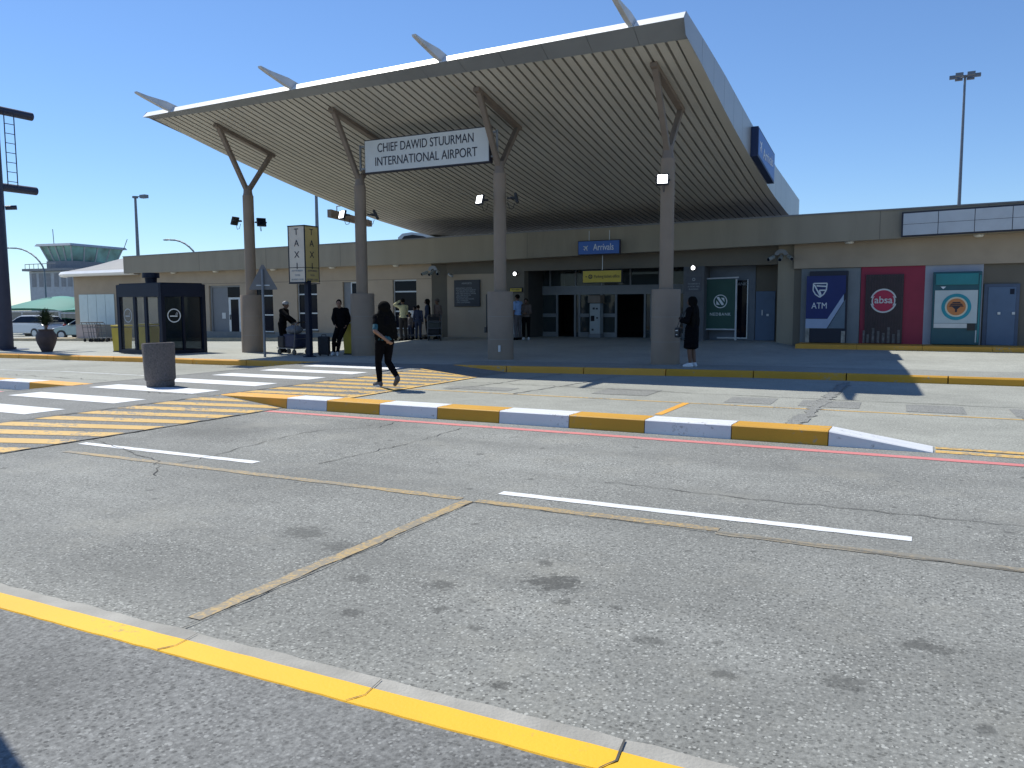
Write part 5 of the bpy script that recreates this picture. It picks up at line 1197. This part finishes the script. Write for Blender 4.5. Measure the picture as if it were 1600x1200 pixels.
def person(label, loc, rz, height=1.72, pose=None, skin=SK, top=BLK, legs=BLK, shoes=BLK, hair='short', female=False, dress=None, sleeves='long', jacket=None, cap=None, look=0.0, big=1.0, group=None, hands=True, vox=.011, z=None):
    J = dict(BASE); J.update(pose or {}); k = height/1.72
    J = {a: Vector(b)*k for a, b in J.items()}
    t = thing('person', label, 'person', (loc[0], loc[1], zp(*loc) if z is None else z), rz, group)
    hip = 1.14 if female else 1.0; sh = .92 if female else 1.0
    up = (J['nk']-J['pel']).normalized(); sx = (J['sR']-J['sL']).normalized(); fy = up.cross(sx).normalized()
    Rt_ = Matrix((sx, fy, up)).transposed()
    Hr = Matrix.Rotation(look, 3, 'Z')
    def torso(m, g, low=True):
        m.ell(J['ch']+up*.04*k, ((.150*sh+g)*k, (.108+g)*k, (.20+g)*k), Rt_, 18, 12)
        m.cap(J['sL'], J['sR'], (.062+g)*k, (.062+g)*k); m.ell((J['ch']+J['pel'])/2, ((.135*sh+g)*k, (.10+g)*k, (.17+g)*k), Rt_, 16, 10)
        if low: m.ell(J['pel'], ((.158*hip+g)*k, (.115*hip+g)*k, (.125+g)*k), Rt_, 16, 10)
    def arm(m, g, s, part='both', f=1.0):
        a, e, w_ = J['s'+s], J['e'+s], J['w'+s]
        m.cap(a, a.lerp(e, 1 if part != 'upper' else f), (.053+g)*k, (.042+g)*k)
        if part == 'both': m.cap(e, e.lerp(w_, f), (.042+g)*k, (.031+g)*k)
    def leg(m, g, s, f=1.0):
        h_, kn, an = J['h'+s], J['k'+s], J['a'+s]
        m.cap(h_, kn, (.088*hip+g)*k, (.058+g)*k); m.cap(kn, kn.lerp(an, .35), (.058+g)*k, (.056+g)*k); m.cap(kn.lerp(an, .35), kn.lerp(an, f), (.056+g)*k, (.040+g)*k)
    def foot(m, g, s):
        a, q = J['a'+s], J['t'+s]; heel = a+(a-q).normalized()*.035*k; heel.z = a.z-.045*k
        m.cap(a, heel, (.04+g)*k, (.036+g)*k); m.cap(heel, q, (.036+g)*k, (.032+g)*k); m.cap(a, q, (.036+g)*k, (.028+g)*k)
    m = MB(); torso(m, 0); m.cap(J['nk']-up*.05*k, J['hd']-Vector((0, 0, .06*k)), .056*k, .05*k)
    hd = J['hd']
    m.ell(hd+Vector((0, 0, .02*k)), (.076*k, .095*k, .098*k), Hr, 20, 14); m.ell(hd+Hr@Vector((0, .025, -.055))*k, (.056*k, .062*k, .058*k), Hr, 14, 10)
    m.cap(hd+Hr@Vector((0, .09, .0))*k, hd+Hr@Vector((0, .112, -.035))*k, .010*k, .017*k)
    m.cap(hd+Hr@Vector((-.022, .082, -.068))*k, hd+Hr@Vector((.022, .082, -.068))*k, .009*k, .009*k)
    m.cap(hd+Hr@Vector((-.045, .078, .022))*k, hd+Hr@Vector((.045, .078, .022))*k, .010*k, .010*k)
    for s_ in (-1, 1): m.ell(hd+Hr@Vector((.078*s_, -.005, -.012))*k, (.012*k, .022*k, .032*k), Hr, 8, 6)
    for s in 'LR':
        arm(m, 0, s); leg(m, 0, s); foot(m, 0, s)
        e, w_ = J['e'+s], J['w'+s]; d = (w_-e).normalized(); sd = -1 if s == 'L' else 1
        inn = Vector((-sd, .25, 0)); inn = (inn-d*inn.dot(d)).normalized(); nrm = d.cross(inn).normalized()
        pc = w_+d*.05*k; wd = nrm
        Rh = Matrix((wd, inn, d)).transposed(); m.ell(pc, (.040*k, .016*k, .052*k), Rh, 12, 8)
        for i, (off, L) in enumerate(((-.030, .062), (-.010, .074), (.011, .070), (.030, .055))):
            b0 = w_+d*.088*k+wd*off*k; q1 = b0+(d*.8+inn*.35).normalized()*L*.55*k; q2 = q1+(d*.45+inn*.8).normalized()*L*.45*k
            m.cap(b0, q1, .0088*k, .0082*k); m.cap(q1, q2, .0082*k, .007*k)
        b0 = w_+d*.03*k-wd*.032*k*(1 if s == 'R' else 1); q1 = b0+(d*.6-wd*.6+inn*.3).normalized()*.035*k; m.cap(b0, q1, .012*k, .010*k); m.cap(q1, q1+(d*.8+inn*.4).normalized()*.028*k, .010*k, .008*k)
    me = remesh(m, vox, 2); me.materials.append(skin); body = link(bpy.data.objects.new('body', me)); body.parent = t
    def cloth(nm, m_, mt, it=5, v=None):
        me = remesh(m_, v or vox, it); me.materials.append(mt); o = link(bpy.data.objects.new(nm, me)); o.parent = t; return o
    m = MB(); torso(m, .012)
    for s in 'LR': arm(m, .012, s, 'both' if sleeves == 'long' else 'upper', .96 if sleeves == 'long' else .85)
    cloth('shirt', m, top)
    if jacket:
        m = MB(); torso(m, .026, len(jacket) < 3); 
        for s in 'LR': arm(m, .026, s, 'both' if jacket[1] == 'long' else 'upper', .9 if jacket[1] == 'long' else .45)
        cloth('jacket', m, jacket[0])
    if dress:
        m = MB(); n = 10
        kz = (J['kR']+J['kL'])/2
        for i in range(n): u = i/(n-1); c_ = J['pel'].lerp(kz, u); m.ell(c_, ((.208+.012*u)*k, (.165+.012*u)*k, .07*k), None, 18, 8)
        cloth('skirt', m, dress)
    else:
        m = MB(); m.ell(J['pel']-Vector((0, 0, .02*k)), ((.158*hip+.012)*k, (.115*hip+.012)*k, .13*k), Rt_, 16, 10)
        for s in 'LR': leg(m, .013, s, .97)
        cloth('trousers', m, legs)
    m = MB()
    for s in 'LR': foot(m, .010, s)
    cloth('shoe', m, shoes, 2)
    m = MB(); rr = random.Random(hash(label) % 1000)
    m.ell(hd+Hr@Vector((0, -.012, .035))*k, (.086*k, .098*k, .095*k), Hr, 20, 12)
    if hair in ('short', 'long', 'braids'):
        if hair != 'short':
            Ln = .60 if hair == 'long' else .55; cnt = int(100*big)
            m.ell(hd+Hr@Vector((0, -.05, .0))*k, (.105*big*k, .10*k, .13*k), Hr, 16, 10)
            for i in range(cnt):
                a = rr.uniform(-2.2, 2.2); p = hd+Hr@Vector((.085*math.sin(a), -.085*math.cos(a), rr.uniform(-.05, .06)))*k
                wx = .15*big*math.sin(a)+rr.uniform(-.025, .025); L = Ln*rr.uniform(.7, 1.05)
                pts = [p]
                for q in range(1, 7):
                    u = q/6; base = hd+Hr@Vector((wx*(.7+.45*u), -.085-.05*min(1, u*2)*max(0, math.cos(a*.6))+.012*math.sin(9*u+i), -.05-L*u))*k
                    pts.append(base+Vector((.012*math.sin(11*u+i*2.3), 0, 0)))
                for a_, b_ in zip(pts, pts[1:]): m.tube(a_, b_, .019*k, .015*k, 6)
        cloth('hair', m, HAIRM, 1, .010)
    # trim the face side of the hair: face stays open because the head is proud of the cap in front
    for s_ in (-1, 1): 
        ey = MB().ell(hd+Hr@Vector((.030*s_, .0845, .0))*k, (.011*k, .006*k, .006*k), Hr, 10, 6); ey.build('eye', INK, t, smooth=True)
    if cap:
        c_ = MB().ell(hd+Hr@Vector((0, -.005, .055))*k, (.092*k, .108*k, .078*k), Hr, 20, 10); c_.add([hd+Hr@Vector(v)*k for v in ((-.07, .06, .075), (.07, .06, .075), (.06, .17, .055), (-.06, .17, .055), (-.07, .06, .065), (.07, .06, .065), (.06, .17, .047), (-.06, .17, .047))], [(0, 1, 2, 3), (7, 6, 5, 4), (0, 4, 5, 1), (1, 5, 6, 2), (2, 6, 7, 3), (3, 7, 4, 0)])
        c_.build('cap', cap, t, smooth=True)
    return t
D_R = math.radians
def PX(px, Y): return (atY(px, 500, Y)[0], Y)
# walking woman
wz = zc(-9.75)+.01
P1 = person('woman with long black hair walking away over the yellow hatching, one hand behind her hip', (-9.62, 13.28), D_R(66), 1.70,
    dict(hR=(.09, -.02, .90), kR=(.10, .05, .50), aR=(.11, -.30, .20), tR=(.11, -.20, .05), hL=(-.09, 0, .90), kL=(-.09, .10, .50), aL=(-.09, .06, .09), tL=(-.11, .23, .035),
         eL=(-.27, -.10, 1.13), wL=(-.08, -.215, .95), eR=(.24, -.02, 1.12), wR=(.16, .19, 1.0), hd=(0, .03, 1.60)), skin=SK2, top=TEALC, legs=BLK, shoes=mat('grey black shoe', (.09, .085, .085), .7, .3, 20), hair='long', female=True, sleeves='short', jacket=(BLK, 'cap', 'crop'), vox=.009, z=wz, big=1.32)
sol = MB()
for (a, q) in (((-.09, .06, 0), (-.11, .23, 0)),): sol.cap((a[0], a[1]-.02, .022), (q[0], q[1]+.01, .02), .042, .036)
sol.build('shoe_sole', SOLE, P1, smooth=True)
# woman at the kerb on the right
P2 = person('woman in black with braids and white sneakers at the kerb beside the rightmost column', (-5.02, 19.42), D_R(80), 1.70,
    dict(eR=(.21, .05, 1.14), wR=(.08, .25, 1.18), eL=(-.22, .03, 1.12), wL=(-.06, .26, 1.14), tR=(.14, .15, .035), tL=(-.06, .16, .035), aL=(-.07, .0, .09), kL=(-.08, .03, .5)), skin=SK, top=BLK, dress=BLK, shoes=SOLE, hair='braids', female=True, jacket=(BLK, 'long'), vox=.009)
ph = MB().box(-.035, .035, .29, .302, 1.16, 1.30); ph.build('phone', BLACK, P2)
MB().ell((-.02, .125, 1.30), (.035, .03, .09)).build('scarf', WHC, P2, smooth=True)
bg_ = thing('handbag', 'small black handbag with shiny fittings carried by the woman at the kerb', 'bag', (-5.36, 19.42, zp(-5.2, 19.42)+.72))
MB().box(-.06, .06, -.13, .13, 0, .24).build('body', BLACK, bg_, bevel=.03); MB().box(-.03, .03, -.134, -.128, .16, .18).box(-.02, .02, -.134, -.128, .06, .08).build('clasp', ALU, bg_)
MB().path([(0, -.11, .23), (.1, -.08, .55), (.2, 0, .68), (.1, .08, .55), (0, .11, .23)], .008, 6).build('strap', BLACK, bg_)
# man leaning at second column
person('man in a black tracksuit and white shoes leaning at the column beside a small suitcase', (-16.22, 19.95), D_R(-146), 1.74,
    dict(pel=(-.13, -.10, .93), ch=(-.12, -.13, 1.22), nk=(-.09, -.14, 1.43), hd=(-.06, -.09, 1.58), sR=(.05, -.13, 1.38), sL=(-.27, -.14, 1.37), eR=(.12, -.14, 1.12), wR=(.06, -.0, .95), eL=(-.35, -.17, 1.11), wL=(-.28, -.04, .93),
         hR=(-.04, -.09, .89), hL=(-.21, -.09, .89), kR=(.10, .02, .5), kL=(-.06, .04, .49), aR=(.12, .05, .09), aL=(.0, .10, .09), tR=(.17, .20, .035), tL=(-.01, .25, .035)), skin=SK2, shoes=SOLE, hair='short', jacket=(BLK, 'long'), vox=.009)
# man with trolley
person('man in black with a pale cap reaching over the loaded trolley by the taxi sign', PX(441, 20.55), D_R(-75), 1.72,
    dict(ch=(0, .05, 1.22), nk=(0, .09, 1.42), hd=(0, .14, 1.565), sR=(.165, .07, 1.37), sL=(-.165, .07, 1.37), eR=(.24, .32, 1.20), wR=(.16, .55, 1.02), eL=(-.25, .08, 1.1), wL=(-.22, .26, .95)), skin=SK, hair='short', cap=mat('pale cap', (.35, .35, .36), .8), jacket=(BLK, 'long'))
# family near the window
YG = 28.1; G = 'people waiting by the terminal wall'
person('person in a pale yellow shirt with one arm raised to the head, by the window', PX(630, YG), D_R(60), 1.74, dict(eL=(-.36, .05, 1.47), wL=(-.12, .04, 1.63), eR=(.22, .1, 1.12), wR=(.1, .28, 1.1)), top=YLW, legs=mat('dark brown cloth', (.035, .03, .028), .9), hair='short', jacket=None, vox=.012, group=G)
person('small child in grey standing right of the person in yellow', PX(641, YG+.4), D_R(170), 1.12, None, top=GRC, legs=NVC, hair='short', vox=.012, group=G)
person('child in a white top leaning on the trolley behind the family', PX(648, YG+.7), D_R(190), 1.40, dict(wR=(.2, .2, 1.0)), top=WHC, legs=NVC, hair='short', vox=.012, group=G)
person('child in a dark navy outfit standing in the middle of the family', PX(653.5, YG), D_R(20), 1.42, None, top=NVC, legs=NVC, hair='short', vox=.012, group=G)
person('woman with long black hair in navy behind the corner trolley', PX(668, YG+.5), D_R(120), 1.66, None, top=NVC, legs=BLK, hair='long', female=True, vox=.012, group=G)
person('person in brown with a pale collar and cap leaning at the wall corner', PX(684, YG+.55), D_R(160), 1.66, None, top=BRC, legs=BLK, hair='short', cap=BRC, vox=.012, group=G)
# at ticket machine
YT = 28.9
person('man in a light blue shirt and grey trousers facing the left ticket machine', PX(809, YT), D_R(70), 1.80, dict(eR=(.22, .1, 1.15), wR=(.12, .3, 1.15)), top=BLU, legs=GRC, hair='short', sleeves='short', vox=.012, z=zp(-16, YT))
person('person in dark clothes and white shoes looking down beside the man in light blue', PX(822, YT+.25), D_R(-160), 1.66, dict(eR=(.2, .05, 1.12), wR=(.07, .26, 1.1), eL=(-.2, .05, 1.12), wL=(-.07, .26, 1.1), hd=(0, .07, 1.57)), top=BRC, legs=BLK, shoes=SOLE, hair='short', vox=.012)
